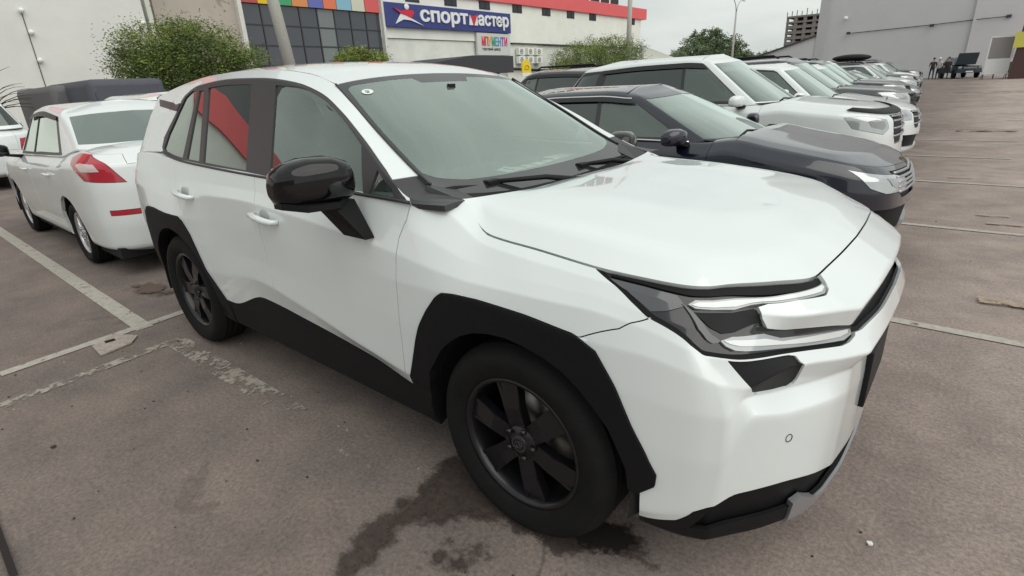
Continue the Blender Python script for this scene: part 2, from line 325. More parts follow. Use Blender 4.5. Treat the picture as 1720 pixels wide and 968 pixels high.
# ---------------------------------------------------------------- panel cutter: cuts named panels out of a parametric surface
def inpoly(pts, poly):
    x, y = pts[:, 0], pts[:, 1]; r = np.zeros(len(pts), bool); n = len(poly)
    for i in range(n):
        x1, y1 = poly[i]; x2, y2 = poly[(i+1) % n]
        if y1 == y2: continue
        c = ((y1 > y) != (y2 > y)) & (x < (x2-x1)*(y-y1)/(y2-y1)+x1); r ^= c
    return r
def cut(patch, ss, vs, polys, rest='body'):
    """2-D cut of the (s,v) sheet by polygons; returns {name: (uv array, faces)}"""
    bm = bmesh.new(); nv = len(vs)
    V = [[bm.verts.new((a, b, 0)) for b in vs] for a in ss]
    for i in range(len(ss)-1):
        for j in range(nv-1): bm.faces.new((V[i][j], V[i+1][j], V[i+1][j+1], V[i][j+1]))
    for name, poly in polys:
        P_ = np.array(poly, float); lo = P_.min(0)-.02; hi = P_.max(0)+.02
        loc = [f for f in bm.faces if not (max(v.co.x for v in f.verts) < lo[0] or min(v.co.x for v in f.verts) > hi[0] or max(v.co.y for v in f.verts) < lo[1] or min(v.co.y for v in f.verts) > hi[1])]
        for i in range(len(P_)):
            a = P_[i]; b = P_[(i+1) % len(P_)]
            if np.hypot(*(b-a)) < 1e-6: continue
            l2 = np.minimum(a, b)-.004; h2 = np.maximum(a, b)+.004
            loc = [f for f in loc if f.is_valid]
            sel = []; keep = []
            for f in loc:
                xs = [v.co.x for v in f.verts]; ys = [v.co.y for v in f.verts]
                (sel if (max(xs) >= l2[0] and min(xs) <= h2[0] and max(ys) >= l2[1] and min(ys) <= h2[1]) else keep).append(f)
            if not sel: continue
            d = b-a; nrm = Vector((-d[1], d[0], 0)).normalized()
            g = sel+list({e for f in sel for e in f.edges})+list({v for f in sel for v in f.verts})
            r = bmesh.ops.bisect_plane(bm, geom=g, plane_co=(a[0], a[1], 0), plane_no=nrm, dist=1e-6)
            loc = keep+list({x for x in r['geom'] if isinstance(x, bmesh.types.BMFace)})
    bm.verts.index_update(); fs = list(bm.faces)
    cen = np.array([[sum(v.co.x for v in f.verts)/len(f.verts), sum(v.co.y for v in f.verts)/len(f.verts)] for f in fs])
    own = np.full(len(fs), -1)
    for k, (name, poly) in enumerate(polys): own[(own < 0) & inpoly(cen, poly)] = k
    uv = np.array([[v.co.x, v.co.y] for v in bm.verts]); out = {}
    for k in range(-1, len(polys)):
        nm = rest if k < 0 else polys[k][0]
        idx = np.where(own == k)[0]
        if len(idx) == 0: continue
        F = [[v.index for v in fs[i].verts] for i in idx]
        if nm in out: out[nm] = (uv, out[nm][1]+F)
        else: out[nm] = (uv, F)
    bm.free(); return out
def sheet(patch, uvF, off=0., thick=.012, gap=.0018, flip=False, sides=(1,), center_gap=False):
    """map a cut sheet to 3-D on one or both sides of the car; returns a bmesh"""
    uv, F = uvF; used = sorted({i for f in F for i in f}); ren = {i: k for k, i in enumerate(used)}
    uv = uv[used]; F = [[ren[i] for i in f] for f in F]
    P_ = patch.ev(uv[:, 0], uv[:, 1]); h = 1e-3
    smin, smax = patch.s[0], patch.s[-1]; vmax = patch.nv-1
    s0 = np.clip(uv[:, 0]-h, smin, smax); s1 = np.clip(uv[:, 0]+h, smin, smax); v0 = np.clip(uv[:, 1]-.02, 0, vmax); v1 = np.clip(uv[:, 1]+.02, 0, vmax)
    P_ = P_*[1, -1, 1]
    ds = (patch.ev(s1, uv[:, 1])-patch.ev(s0, uv[:, 1]))*[1, -1, 1]; dv = (patch.ev(uv[:, 0], v1)-patch.ev(uv[:, 0], v0))*[1, -1, 1]
    n = np.cross(ds, dv); ln = np.linalg.norm(n, axis=1, keepdims=True); n = np.where(ln > 1e-12, n/np.maximum(ln, 1e-12), [0, 0, 1])
    if flip: n = -n
    oncen = np.abs(P_[:, 1]) < 1e-4
    n[oncen, 1] = 0; n /= np.maximum(np.linalg.norm(n, axis=1, keepdims=True), 1e-9)
    cnt = {}
    for f in F:
        for a, b in zip(f, f[1:]+f[:1]): cnt.setdefault((min(a, b), max(a, b)), []).append((a, b, f))
    bd = [(v[0][0], v[0][1], v[0][2]) for k, v in cnt.items() if len(v) == 1 and not (oncen[k[0]] and oncen[k[1]])]
    mv = np.zeros_like(P_); 
    for a, b, f in bd:
        c = P_[f].mean(0); e = P_[b]-P_[a]; L2 = np.dot(e, e)
        if L2 < 1e-14: continue
        m = c-P_[a]; m = m-e*np.dot(m, e)/L2; q = np.linalg.norm(m)
        if q > 1e-9: m = m/q*math.sqrt(L2); mv[a] += m; mv[b] += m
    q = np.linalg.norm(mv, axis=1, keepdims=True); mv = np.where(q > 1e-9, mv/np.maximum(q, 1e-9), 0)
    mv[oncen, 1] = 0
    disp = mv*gap
    if gap > 0:
        bi = np.where(q[:, 0] > 1e-9)[0]; ii = np.where(q[:, 0] <= 1e-9)[0]
        if len(bi) and len(ii):
            for k0 in range(0, len(ii), 2000):
                sel = ii[k0:k0+2000]; dd = np.linalg.norm(P_[sel][:, None]-P_[bi][None], axis=2); jm = dd.argmin(1); dm_ = dd[np.arange(len(sel)), jm]; wt = np.clip(1-dm_/(3*gap), 0, 1)[:, None]; disp[sel] = mv[bi[jm]]*gap*wt
    P_ = P_+disp+n*off
    bmx = bmesh.new()
    for sd_ in sides:
        k = np.array([1, sd_, 1]); vv = [bmx.verts.new(p) for p in P_*k]; rev = (sd_ < 0) ^ flip
        for f in F:
            if len(set(f)) < 3: continue
            q = [vv[i] for i in f]
            try:
                nf = bmx.faces.new(q[::-1] if rev else q); nf.smooth = True
            except ValueError: pass
        if thick:
            inn = {}
            for a, b, f in bd:
                for i in (a, b):
                    if i not in inn: inn[i] = bmx.verts.new((P_[i]-n[i]*thick)*k)
                q = [vv[b], vv[a], inn[a], inn[b]]
                try:
                    nf = bmx.faces.new(q[::-1] if rev else q)
                except ValueError: continue
                e = bmx.edges.get((vv[a], vv[b]))
                if e: e.smooth = False
    if len(sides) > 1: bmesh.ops.remove_doubles(bmx, verts=[v for v in bmx.verts if abs(v.co.y) < 3e-4], dist=2e-4)
    return bmx
def panel(name, patch, uvF, m, parent, **k):
    b = sheet(patch, uvF, **k); me = bpy.data.meshes.new(name); b.to_mesh(me); b.free(); return link(name, me, m, parent)
def inv_xz(patch, x, z, srange, vmax=None):
    """(s,v) of the surface point with side-view coordinates x,z"""
    vmax = vmax or patch.nv-1
    s = np.linspace(*srange, 160); v = np.linspace(0, vmax, 120); S_, V_ = np.meshgrid(s, v, indexing='ij')
    Q = patch.ev(S_.ravel(), V_.ravel()); d = (Q[:, 0]-x)**2+(Q[:, 2]-z)**2; i = d.argmin(); return S_.ravel()[i], V_.ravel()[i]

# ---------------------------------------------------------------- wheels (axis along y, outer face towards -y)
def make_wheel(name, Rt, Rr, W, spokes, rim_m, style=0):
    t = empty(name)
    b = MB(); h = W/2
    prof = [(Rr-.004, -h+.022), (Rr+.012, -h+.006), (Rr+.03, -h+.001), (Rr+(Rt-Rr)*.45, -h-.008), (Rr+(Rt-Rr)*.72, -h-.004), (Rt-.022, -h+.008), (Rt-.008, -h+.022), (Rt-.001, -h+.045)]
    for k in (-.055, -.02, .02, .055): prof += [(Rt, k-.012), (Rt-.008, k-.010), (Rt-.008, k+.010), (Rt, k+.012)] if False else [(Rt, k-.012), (Rt-.007, k-.006), (Rt-.007, k+.006), (Rt, k+.012)]
    prof += [(Rt-.001, h-.045), (Rt-.02, h-.01), (Rr+.03, h), (Rr, h-.02)]
    b.lathe(prof, n=72); ty = b.build('tyre', rubber, t, fix=False)
    b = MB()
    b.lathe([(Rr+.004, -h+.018), (Rr+.002, -h+.012), (Rr-.010, -h+.014), (Rr-.018, -h+.03), (Rr-.03, -h+.08), (Rr-.035, h-.03)], n=64)
    hub = -h+ (.030 if style else .022)
    for k in range(spokes):
        a = 2*math.pi*k/spokes+.35
        def pt(r, t, dy): return (r*math.cos(a)-t*math.sin(a), hub+dy, r*math.sin(a)+t*math.cos(a))
        w0, w1 = (.030, .036) if style == 1 else (.017, .012)
        if style == 1: w0, w1 = .034, .047
        r0, r1 = .045, Rr-.006
        top = [pt(r0, -w0, .004), pt(r0, w0, .004), pt(r1*.55, w0*1.05, -.004), pt(r1, w1, .006), pt(r1, -w1, .006), pt(r1*.55, -w0*1.05, -.004)]
        b.prism(top, (0, .035, 0))
        if style == 1:      # raised bars along both spoke edges
            for sg in (-1, 1):
                b.prism([pt(r0+.03, sg*w0*.55, .0), pt(r0+.03, sg*w0, .0), pt(r1-.004, sg*w1, .001), pt(r1-.004, sg*w1*.72, .001)], (0, .008, 0))
    b.lathe([(.001, hub-.008), (.036, hub-.008), (.042, hub-.003), (.064, hub+.004), (.072, hub+.03)], n=32)
    rm = b.build('rim', rim_m, ty)
    b = MB(); b.lathe([(.001, hub-.014), (.024, hub-.014), (.030, hub-.011), (.032, hub-.008)], n=28)
    for k in range(5):
        a = 2*math.pi*k/5+.2; b.lathe([(.001, hub-.016), (.009, hub-.016), (.010, hub-.004)], c=(.056*math.cos(a), 0, .056*math.sin(a)), n=10)
    b.build('hub_cap', rim_m if style else chrome_dull, ty)
    if style == 1:
        b = MB(); b.lathe([(.0245, hub-.0150), (.0265, hub-.0160), (.0285, hub-.0150)], n=28)
        for rx, rz in ((.018, .012), (.007, .012)):
            pts = [(rx*math.cos(q), hub-.0158, rz*math.sin(q)) for q in np.linspace(0, 2*math.pi, 21)]; b.tube(pts, .0012, 5)
        b.tube([((.012*math.cos(q)), hub-.0158, .006+.005*math.sin(q)) for q in np.linspace(0, 2*math.pi, 17)], .0012, 5)
        b.build('emblem', mat('emblem_dark', (.10, .10, .105), .4, metal=.6), ty)
    b = MB(); b.lathe([(.001, h-.06), (Rr*.66, h-.06), (Rr*.68, h-.05), (Rr*.68, h-.035), (.001, h-.035)], c=(0, -.03, 0), n=40)
    b.build('brake_disc', steel, t)
    b = MB(); b.box(.09, .15, -.02, .05, -.07, .09, .012); b.build('brake_caliper', steel, t)
    return t
def put_wheels(root, x_f, x_r, track, Rt, proto, front_turn=0):
    """adopt the prototype's parts for four wheels parented to the car"""
    for (x, sy) in ((x_f, -1), (x_r, -1), (x_f, 1), (x_r, 1)):
        k = bpy.data.objects.new('wheel', None); col.objects.link(k); k.parent = root; k.empty_display_size = .1
        k.location = (x, sy*track, Rt); k.rotation_euler = (0, 0 if sy < 0 else 0, 0)
        k.rotation_euler = (0, random.uniform(0, 6), math.pi if sy > 0 else 0)
        if x == x_f: k.rotation_euler.z += front_turn
        for ch in proto.children:
            c = ch.copy(); col.objects.link(c); c.parent = k
            for g in ch.children:
                # rim, hub cap and emblem become siblings of the tyre (thing > wheel > tyre, rim)
                d = g.copy(); col.objects.link(d); d.parent = k
def drop_tree(o):
    for ch in list(o.children): drop_tree(ch)
    bpy.data.objects.remove(o)

# ================================================================ ground
def gz(y): t = min(max((y-24)/38, 0), 1); return .30*t*t*(3-2*t)
def rx(y): return -.072*max(y-3.4, 0)      # the row is staggered back with distance
def nodes(m): m.use_nodes = True; return m.node_tree.nodes, m.node_tree.links, m.node_tree.nodes['Principled BSDF']
def mnoise(n, l, vec, sc, det=6, rough=.6, dist=0):
    q = n.new('ShaderNodeTexNoise'); q.inputs['Scale'].default_value = sc; q.inputs['Detail'].default_value = det; q.inputs['Roughness'].default_value = rough; q.inputs['Distortion'].default_value = dist
    l.new(vec, q.inputs['Vector']); return q.outputs['Fac']
def mramp(n, l, fac, a, b, c0=(0, 0, 0), c1=(1, 1, 1)):
    r = n.new('ShaderNodeValToRGB'); r.color_ramp.elements[0].position = a; r.color_ramp.elements[1].position = b
    r.color_ramp.elements[0].color = (*c0, 1); r.color_ramp.elements[1].color = (*c1, 1); l.new(fac, r.inputs[0]); return r.outputs[0]
def mmix(n, l, f, a, b, mode='MIX'):
    x = n.new('ShaderNodeMix'); x.data_type = 'RGBA'; x.blend_type = mode
    if isinstance(f, float): x.inputs[0].default_value = f
    else: l.new(f, x.inputs[0])
    for s_, i in ((a, 6), (b, 7)):
        if isinstance(s_, tuple): x.inputs[i].default_value = (*s_, 1)
        else: l.new(s_, x.inputs[i])
    return x.outputs[2]
asph = bpy.data.materials.new('asphalt'); n, l, b_ = nodes(asph)
geo = n.new('ShaderNodeNewGeometry'); pos = geo.outputs['Position']
big = mnoise(n, l, pos, .35, 5, .6, .6); mid = mnoise(n, l, pos, 2.2, 8, .7); fine = mnoise(n, l, pos, 60, 5, .75)
base = mramp(n, l, big, .3, .7, (.240, .199, .183), (.300, .254, .235))
base = mmix(n, l, .7, base, mramp(n, l, mid, .3, .72, (.30, .30, .31), (.68, .66, .63)), 'OVERLAY')
base = mmix(n, l, .5, base, mramp(n, l, fine, .32, .68, (.16, .16, .16), (.84, .82, .80)), 'OVERLAY')
vo = n.new('ShaderNodeTexVoronoi'); vo.inputs['Scale'].default_value = 95; vo.inputs['Randomness'].default_value = 1; l.new(pos, vo.inputs['Vector'])
chip = mramp(n, l, vo.outputs['Distance'], .16, .26, (1, 1, 1), (0, 0, 0)); cm = n.new('ShaderNodeMath'); cm.operation = 'MULTIPLY'
hi = mramp(n, l, mnoise(n, l, pos, 7, 3), .52, .62); l.new(chip, cm.inputs[0]); l.new(hi, cm.inputs[1]); cm2 = n.new('ShaderNodeMath'); cm2.operation = 'MULTIPLY'; cm2.inputs[1].default_value = .55; l.new(cm.outputs[0], cm2.inputs[0])
base = mmix(n, l, cm2.outputs[0], base, (.40, .36, .32))
# fine cracks, only in some places
wv = n.new('ShaderNodeVectorMath'); wv.operation = 'MULTIPLY_ADD'; nzv = n.new('ShaderNodeTexNoise'); nzv.inputs['Scale'].default_value = 2.5; nzv.inputs['Detail'].default_value = 6; l.new(pos, nzv.inputs['Vector']); wv.inputs[1].default_value = (.7, .7, 0); l.new(nzv.outputs['Color'], wv.inputs[0]); l.new(pos, wv.inputs[2])
vc = n.new('ShaderNodeTexVoronoi'); vc.feature = 'DISTANCE_TO_EDGE'; vc.inputs['Scale'].default_value = .42; l.new(wv.outputs[0], vc.inputs['Vector'])
ck = n.new('ShaderNodeMath'); ck.operation = 'MULTIPLY'; l.new(mramp(n, l, vc.outputs['Distance'], .002, .008, (1, 1, 1), (0, 0, 0)), ck.inputs[0]); l.new(mramp(n, l, mnoise(n, l, pos, .55, 3), .50, .60), ck.inputs[1])
ck2 = n.new('ShaderNodeMath'); ck2.operation = 'MULTIPLY'; ck2.inputs[1].default_value = .55; l.new(ck.outputs[0], ck2.inputs[0]); base = mmix(n, l, ck2.outputs[0], base, (.06, .048, .042))
dk = mramp(n, l, mnoise(n, l, pos, 1.1, 9, .75, .4), .60, .72); dk2 = n.new('ShaderNodeMath'); dk2.operation = 'MULTIPLY'; dk2.inputs[1].default_value = .30; l.new(dk, dk2.inputs[0]); base = mmix(n, l, dk2.outputs[0], base, (.10, .078, .068))
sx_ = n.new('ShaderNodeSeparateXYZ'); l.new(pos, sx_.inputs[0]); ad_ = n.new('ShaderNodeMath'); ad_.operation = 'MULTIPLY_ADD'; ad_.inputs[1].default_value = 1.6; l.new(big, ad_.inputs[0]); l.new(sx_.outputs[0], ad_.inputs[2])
shade_zone = n.new('ShaderNodeMapRange'); shade_zone.inputs[1].default_value = .6; shade_zone.inputs[2].default_value = 2.6; shade_zone.inputs[3].default_value = .72; shade_zone.inputs[4].default_value = 1.3; l.new(ad_.outputs[0], shade_zone.inputs[0])  # foreground shade painted into the asphalt colour: bays darker, lane lighter along x
vz = n.new('ShaderNodeVectorMath'); vz.operation = 'SCALE'; l.new(base, vz.inputs[0]); l.new(shade_zone.outputs[0], vz.inputs['Scale']); base = vz.outputs[0]
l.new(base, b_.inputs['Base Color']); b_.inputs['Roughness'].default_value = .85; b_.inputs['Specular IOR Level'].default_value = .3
bp = n.new('ShaderNodeBump'); bp.inputs['Strength'].default_value = .55; bp.inputs['Distance'].default_value = .006; l.new(fine, bp.inputs['Height']); l.new(bp.outputs[0], b_.inputs['Normal'])
def gsheet(name, pts_fn, m, kind='structure'):
    pass
bm = bmesh.new(); ys = [-400, -60, -20]+list(np.linspace(-10, 70, 41))+[120, 400, 900]; xs = [-600, -60, -30, -15, 0, 15, 30, 80, 600]
V = [[bm.verts.new((x, y, gz(y))) for x in xs] for y in ys]
for i in range(len(ys)-1):
    for j in range(len(xs)-1): bm.faces.new((V[i][j], V[i][j+1], V[i+1][j+1], V[i+1][j]))
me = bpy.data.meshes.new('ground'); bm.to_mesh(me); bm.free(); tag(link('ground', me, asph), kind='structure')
# worn road paint: thin sheets whose coat is flaked away
def worn(name, c, amount, sc=9):
    m = bpy.data.materials.new(name); n, l, b = nodes(m); g = n.new('ShaderNodeNewGeometry').outputs['Position']
    a = mnoise(n, l, g, sc, 9, .8); f = mramp(n, l, a, amount-.035, amount+.035); b.inputs['Base Color'].default_value = (*c, 1); b.inputs['Roughness'].default_value = .8
    t = mnoise(n, l, g, 25, 4); l.new(mramp(n, l, t, .3, .7, tuple(.72*k for k in c), c), b.inputs['Base Color'])
    l.new(f, b.inputs['Alpha']); return m
paint_good = worn('road_paint', (.46, .43, .38), .40); paint_worn = worn('road_paint_worn', (.40, .36, .31), .50, 7); paint_faint = worn('road_paint_faint', (.34, .30, .26), .58, 6)
LZ = [.0040]
def line(p0, p1, wd, m, name='parking_line'):
    LZ[0] += .00022
    p0 = Vector((*p0, 0)); p1 = Vector((*p1, 0)); d = (p1-p0).normalized(); s = Vector((-d.y, d.x, 0))*wd/2; k = max(1, int((p1-p0).length/2)); b = bmesh.new(); pr = None
    for i in range(k+1):
        c = p0.lerp(p1, i/k); q = [b.verts.new((c+o).to_tuple()[:2]+(gz(c.y)+LZ[0],)) for o in (s, -s)]
        if pr: b.faces.new((pr[0], pr[1], q[1], q[0]))
        pr = q
    me = bpy.data.meshes.new(name); b.to_mesh(me); b.free(); return tag(link(name, me, m), kind='structure')
line((-9.5, -1.07), (-3.30, -1.07), .11, paint_good)
line((-2.86, -1.02), (-1.6, -1.0), .13, paint_worn); line((-1.6, -1.0), (-.7, -.98), .12, paint_faint)
g0, g1 = at(0, 630, 'z', 0), at(312, 523, 'z', 0); line((g0.x, g0.y), (g1.x, g1.y), .085, paint_good); line((g1.x, g1.y), (g1.x-.12, .9), .085, paint_good)
g0, g1 = at(0, 684, 'z', 0), at(302, 570, 'z', 0); line((g0.x, g0.y), (g1.x, g1.y), .085, paint_worn)
line((-3.3, 1.0), (-3.45, 30), .09, paint_worn)
for k in range(16):
    y = 1.88+2.757*k; line((.2+rx(y), y), (2.0+rx(y)+.35*((k*7) % 3), y), .085, paint_good if k < 5 else paint_worn)
    line((2.6+rx(y), y+.03), (5.4+rx(y), y+.03), .085, paint_worn if k else paint_faint)
    if k: line((-4.9, y), (-3.4, y), .1, paint_worn)
line((6.2, 4.0), (6.2, 60), .1, paint_faint)
for (px, py, a, b2) in ((1700, 515, .35, .12), (1690, 380, .30, .05), (1668, 365, .26, .05), (1610, 300, .3, .05)):
    c = at(px, py, 'z', 0); line((c.x-a/2, c.y), (c.x+a/2, c.y+.03), b2, worn('patch%d' % px, (.42, .33, .25), .45, 12), 'paint_patch')
# seams running across the lane
g0, g1 = at(-14, 862, 'z', 0), at(27, 975, 'z', 0); line((g0.x, g0.y), (g1.x, g1.y), .022, mat('tar_strip', (.018, .013, .013), .8), 'tar_seam')
seam_m = bpy.data.materials.new('tar_seam'); n, l, b = nodes(seam_m); b.inputs['Base Color'].default_value = (.045, .038, .035, 1); b.inputs['Roughness'].default_value = .7
l.new(mramp(n, l, mnoise(n, l, n.new('ShaderNodeNewGeometry').outputs['Position'], 3, 6, .7), .42, .56), b.inputs['Alpha'])
line((.6, 15.0), (12, 15.9), .20, seam_m, 'tar_seam'); line((-.2, 36), (14, 37.5), .35, seam_m, 'tar_seam')
# damp oil patch round the front wheel
def edged(n, l, g, sc, thr, rough=.75):
    a = n.new('ShaderNodeAttribute'); a.attribute_name = 'core'; ad = n.new('ShaderNodeMath'); ad.operation = 'MULTIPLY_ADD'; ad.inputs[1].default_value = .45; l.new(a.outputs['Fac'], ad.inputs[0]); l.new(mnoise(n, l, g, sc, 9, rough), ad.inputs[2]); return mramp(n, l, ad.outputs[0], thr-.05, thr+.05)
def blotch(name, outline, m, z=.0105):
    b = MB(); P_ = [at(x, y, 'z', 0) for x, y in outline]; c = sum(P_, Vector())/len(P_); lay = b.bm.verts.layers.float.new('core')
    Q = np.array([[p.x, p.y] for p in P_]); lo, hi = Q.min(0)-.1, Q.max(0)+.1; nx, ny_ = [max(6, int((hi[i]-lo[i])/.035)) for i in (0, 1)]
    X, Y = np.meshgrid(np.linspace(lo[0], hi[0], nx), np.linspace(lo[1], hi[1], ny_), indexing='ij'); pt = np.stack([X.ravel(), Y.ravel()], 1); D_ = np.full(len(pt), 9.)
    for i in range(len(Q)):
        a_, e_ = Q[i], Q[(i+1) % len(Q)]-Q[i]; t_ = np.clip(((pt-a_)@e_)/max(e_@e_, 1e-9), 0, 1)[:, None]; D_ = np.minimum(D_, np.hypot(*(pt-a_-t_*e_).T))
    D_ = np.where(inpoly(pt, Q), D_, -D_); core = np.clip(.45+D_/(.22 if hi[0]-lo[0] > .8 else .10), 0, 1).reshape(nx, ny_)
    V = [[None]*ny_ for _ in range(nx)]
    for i in range(nx):
        for j in range(ny_): V[i][j] = b.bm.verts.new((X[i, j], Y[i, j], z)); V[i][j][lay] = core[i, j]
    for i in range(nx-1):
        for j in range(ny_-1):
            if core[i:i+2, j:j+2].max() > 0: b.bm.faces.new((V[i][j], V[i+1][j], V[i+1][j+1], V[i][j+1]))
    for v in [v for v in b.bm.verts if not v.link_faces]: b.bm.verts.remove(v)
    o = b.build(name, m, fix=False)
    return tag(o, kind='structure')
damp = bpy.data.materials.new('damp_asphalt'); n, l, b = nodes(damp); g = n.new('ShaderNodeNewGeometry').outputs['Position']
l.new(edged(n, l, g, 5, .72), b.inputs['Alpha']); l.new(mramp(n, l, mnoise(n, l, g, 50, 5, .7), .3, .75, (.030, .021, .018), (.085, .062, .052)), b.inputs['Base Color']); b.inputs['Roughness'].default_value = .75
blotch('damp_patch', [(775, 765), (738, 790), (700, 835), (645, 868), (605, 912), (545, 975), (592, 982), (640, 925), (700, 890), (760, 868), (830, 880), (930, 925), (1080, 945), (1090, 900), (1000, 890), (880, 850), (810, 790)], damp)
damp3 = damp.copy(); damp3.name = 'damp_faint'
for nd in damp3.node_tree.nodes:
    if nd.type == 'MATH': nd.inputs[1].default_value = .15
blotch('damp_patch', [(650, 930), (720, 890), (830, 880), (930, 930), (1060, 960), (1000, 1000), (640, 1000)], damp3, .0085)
damp2 = bpy.data.materials.new('oil_drip'); n, l, b = nodes(damp2); g = n.new('ShaderNodeNewGeometry').outputs['Position']
l.new(edged(n, l, g, 14, .80), b.inputs['Alpha']); b.inputs['Base Color'].default_value = (.020, .015, .015, 1); b.inputs['Roughness'].default_value = .6
blotch('oil_drip', [(930, 895), (1000, 870), (1070, 880), (1085, 915), (1050, 945), (980, 930)], damp2, .0125)
rut = bpy.data.materials.new('dried_mud'); n, l, b = nodes(rut); g = n.new('ShaderNodeNewGeometry').outputs['Position']
l.new(edged(n, l, g, 9, .82), b.inputs['Alpha']); b.inputs['Base Color'].default_value = (.11, .075, .06, 1); b.inputs['Roughness'].default_value = .9
blotch('dried_mud', [(205, 485), (240, 475), (290, 478), (300, 495), (262, 502), (225, 497)], rut, .0145)
# drain cover between the two lines
b = MB(); c = [at(x, y, 'z', 0) for x, y in ((155, 584), (192, 564), (232, 566), (222, 578), (170, 600))]
b.prism([(p.x, p.y, .004) for p in c], (0, 0, .010)); mh = b.build('drain_cover', mat('drain_concrete', (.36, .31, .28), .9, noise=.3, nscale=40, bump=.4)); tag(mh, 'small concrete drain cover set between the two white lines', 'drain cover')
b = MB(); c = [at(x, y, 'z', 0) for x, y in ((176, 577), (193, 572), (196, 575), (179, 580))]; b.prism([(p.x, p.y, .0145) for p in c], (0, 0, .002)); b.build('slot', dark, mh)
# pebbles, butts and dry leaves lying on the asphalt
b = MB()
for i in range(260):
    x, y = (random.uniform(-3.2, .9), random.uniform(-3.2, -.6)) if i < 150 else (random.uniform(.6, 4.5), random.uniform(-2, 9)); s = random.uniform(.002, .006) if i > 4 else .012
    b.ellip((x, y, s*.5), (s*random.uniform(.8, 1.7), s, s*.6), 6, 4, mi=random.choice((0, 1, 1)))
tag(b.build('grit', [mat('grit_light', (.40, .37, .33), .9), mat('grit_dark', (.05, .04, .035), .9)]), kind='stuff')
for (px, py, s, m_, lb) in ((91, 752, .011, MAT['grit_dark'], 'dark dry leaf on the bare asphalt at lower left'), (1460, 915, .010, paper, 'white scrap lying on the asphalt at lower right')):
    p_ = at(px, py, 'z', 0); b = MB(); b.prism([(p_.x+s*math.cos(a)*random.uniform(.6, 1.3), p_.y+s*math.sin(a)*random.uniform(.6, 1.3), .004) for a in np.linspace(0, 6.28, 8)[:-1]], (0, 0, .006)); tag(b.build('litter', m_), lb, 'litter')

# ================================================================ the shopping centre behind (facade on x=-30, facing +x)
XF = -30.0
def fy(px, py=50, x=XF): return at(px, py, 'x', x).y
wall_m = mat('facade_render', (.84, .86, .80), .85, noise=.07, nscale=.6, bump=.1, bscale=6)
wall_d = mat('facade_render_grey', (.76, .78, .72), .85, noise=.10, nscale=.8)
red_m = mat('red_cladding', (.78, .14, .15), .55, noise=.05, nscale=.5)
winm = mat('facade_dark_window', (.035, .04, .05), .12, coat=.6)
frm = mat('window_frame_dark', (.05, .05, .055), .5)
bld = empty('shopping_centre', (XF, 20, 0), 0, 'long white shopping centre with red top band, glass front and shop signs behind the cars', 'building')
def bx(name, m, par, x0, x1, y0, y1, z0, z1, bev=0):
    o = par.location; b = MB(); b.box(x0-o.x, x1-o.x, y0-o.y, y1-o.y, z0-o.z, z1-o.z, bev); return b.build(name, m, par)
yE = 58.2; zB0, zB1 = 7.6, 8.65
bx('wall', wall_m, bld, XF-18, XF, 22.4, yE, 4.75, zB0); bx('wall', wall_d, bld, XF-18, XF-.12, 22.4, yE, 0, 4.72)
bx('ledge', frm, bld, XF-.1, XF+.10, 35.6, yE-.1, 4.66, 4.75)
bx('parapet_band', red_m, bld, XF-18, XF+.22, 22.4, yE+.9, zB0, zB1)
bx('upper_storey', wall_m, bld, XF-17, XF-1.2, 22.4, 55, zB1, 12.5)
for k in range(9): bx('upper_window', winm, bld, XF-1.21, XF-1.15, 38+k*1.95, 39.6+k*1.95, 9.0, 10.6)
# small paired windows under the band
for px, py in ((692, -10), (757, 0), (814, 3), (869, 10), (918, 17), (959, 24), (996, 30), (1062, 40)):
    c = at(px, py, 'x', XF+.05); o = bx('window', frm, bld, XF-.02, XF+.03, c.y-.62, c.y+.62, 7.0, 7.58)
    for dy in (-.31, .31):
        b = MB(); b.box(.045, .055, c.y+dy-.25-bld.location.y, c.y+dy+.25-bld.location.y, 7.05, 7.53); b.build('pane', winm, o)
# coloured panels above the glass front
pc = [(1.5, 'red', (.55, .10, .10)), (0, 'yellow', (.75, .50, .03))]
zt = 6.18
def pn(p0, p1, c, nm): bx('panel', mat('panel_'+nm, c, .45), bld, XF-.3, XF+.06, fy(p0, 20), fy(p1, 20), zt, 7.35)
cols = [(405, 434, (.42, .09, .08), 'crimson'), (435, 452, (.78, .52, .02), 'yellow'), (453, 464, (.5, .5, .45), 'cream'), (464, 491, (.06, .36, .16), 'green'), (492, 518, (.68, .28, .10), 'orange'), (519, 543, (.13, .16, .46), 'blue'), (544, 565, (.75, .20, .10), 'vermilion'), (566, 590, (.25, .48, .62), 'sky'), (591, 612, (.62, .64, .52), 'pale'), (613, 636, (.68, .12, .12), 'red')]
for p0, p1, c, nm in cols: pn(p0, p1, c, nm)
for k, (p0, p1, c, nm) in enumerate(cols): bx('panel', mat('upper_panel_'+nm, (.62, .62, .55) if k % 3 else (.62, .12, .25), .5), bld, XF-.3, XF+.05, fy(p0, 20), fy(p1, 20), 7.37, 8.5)
bx('roof_slab', wall_m, bld, XF-18, XF-.3, 9, 22.4, 0, 8.5)
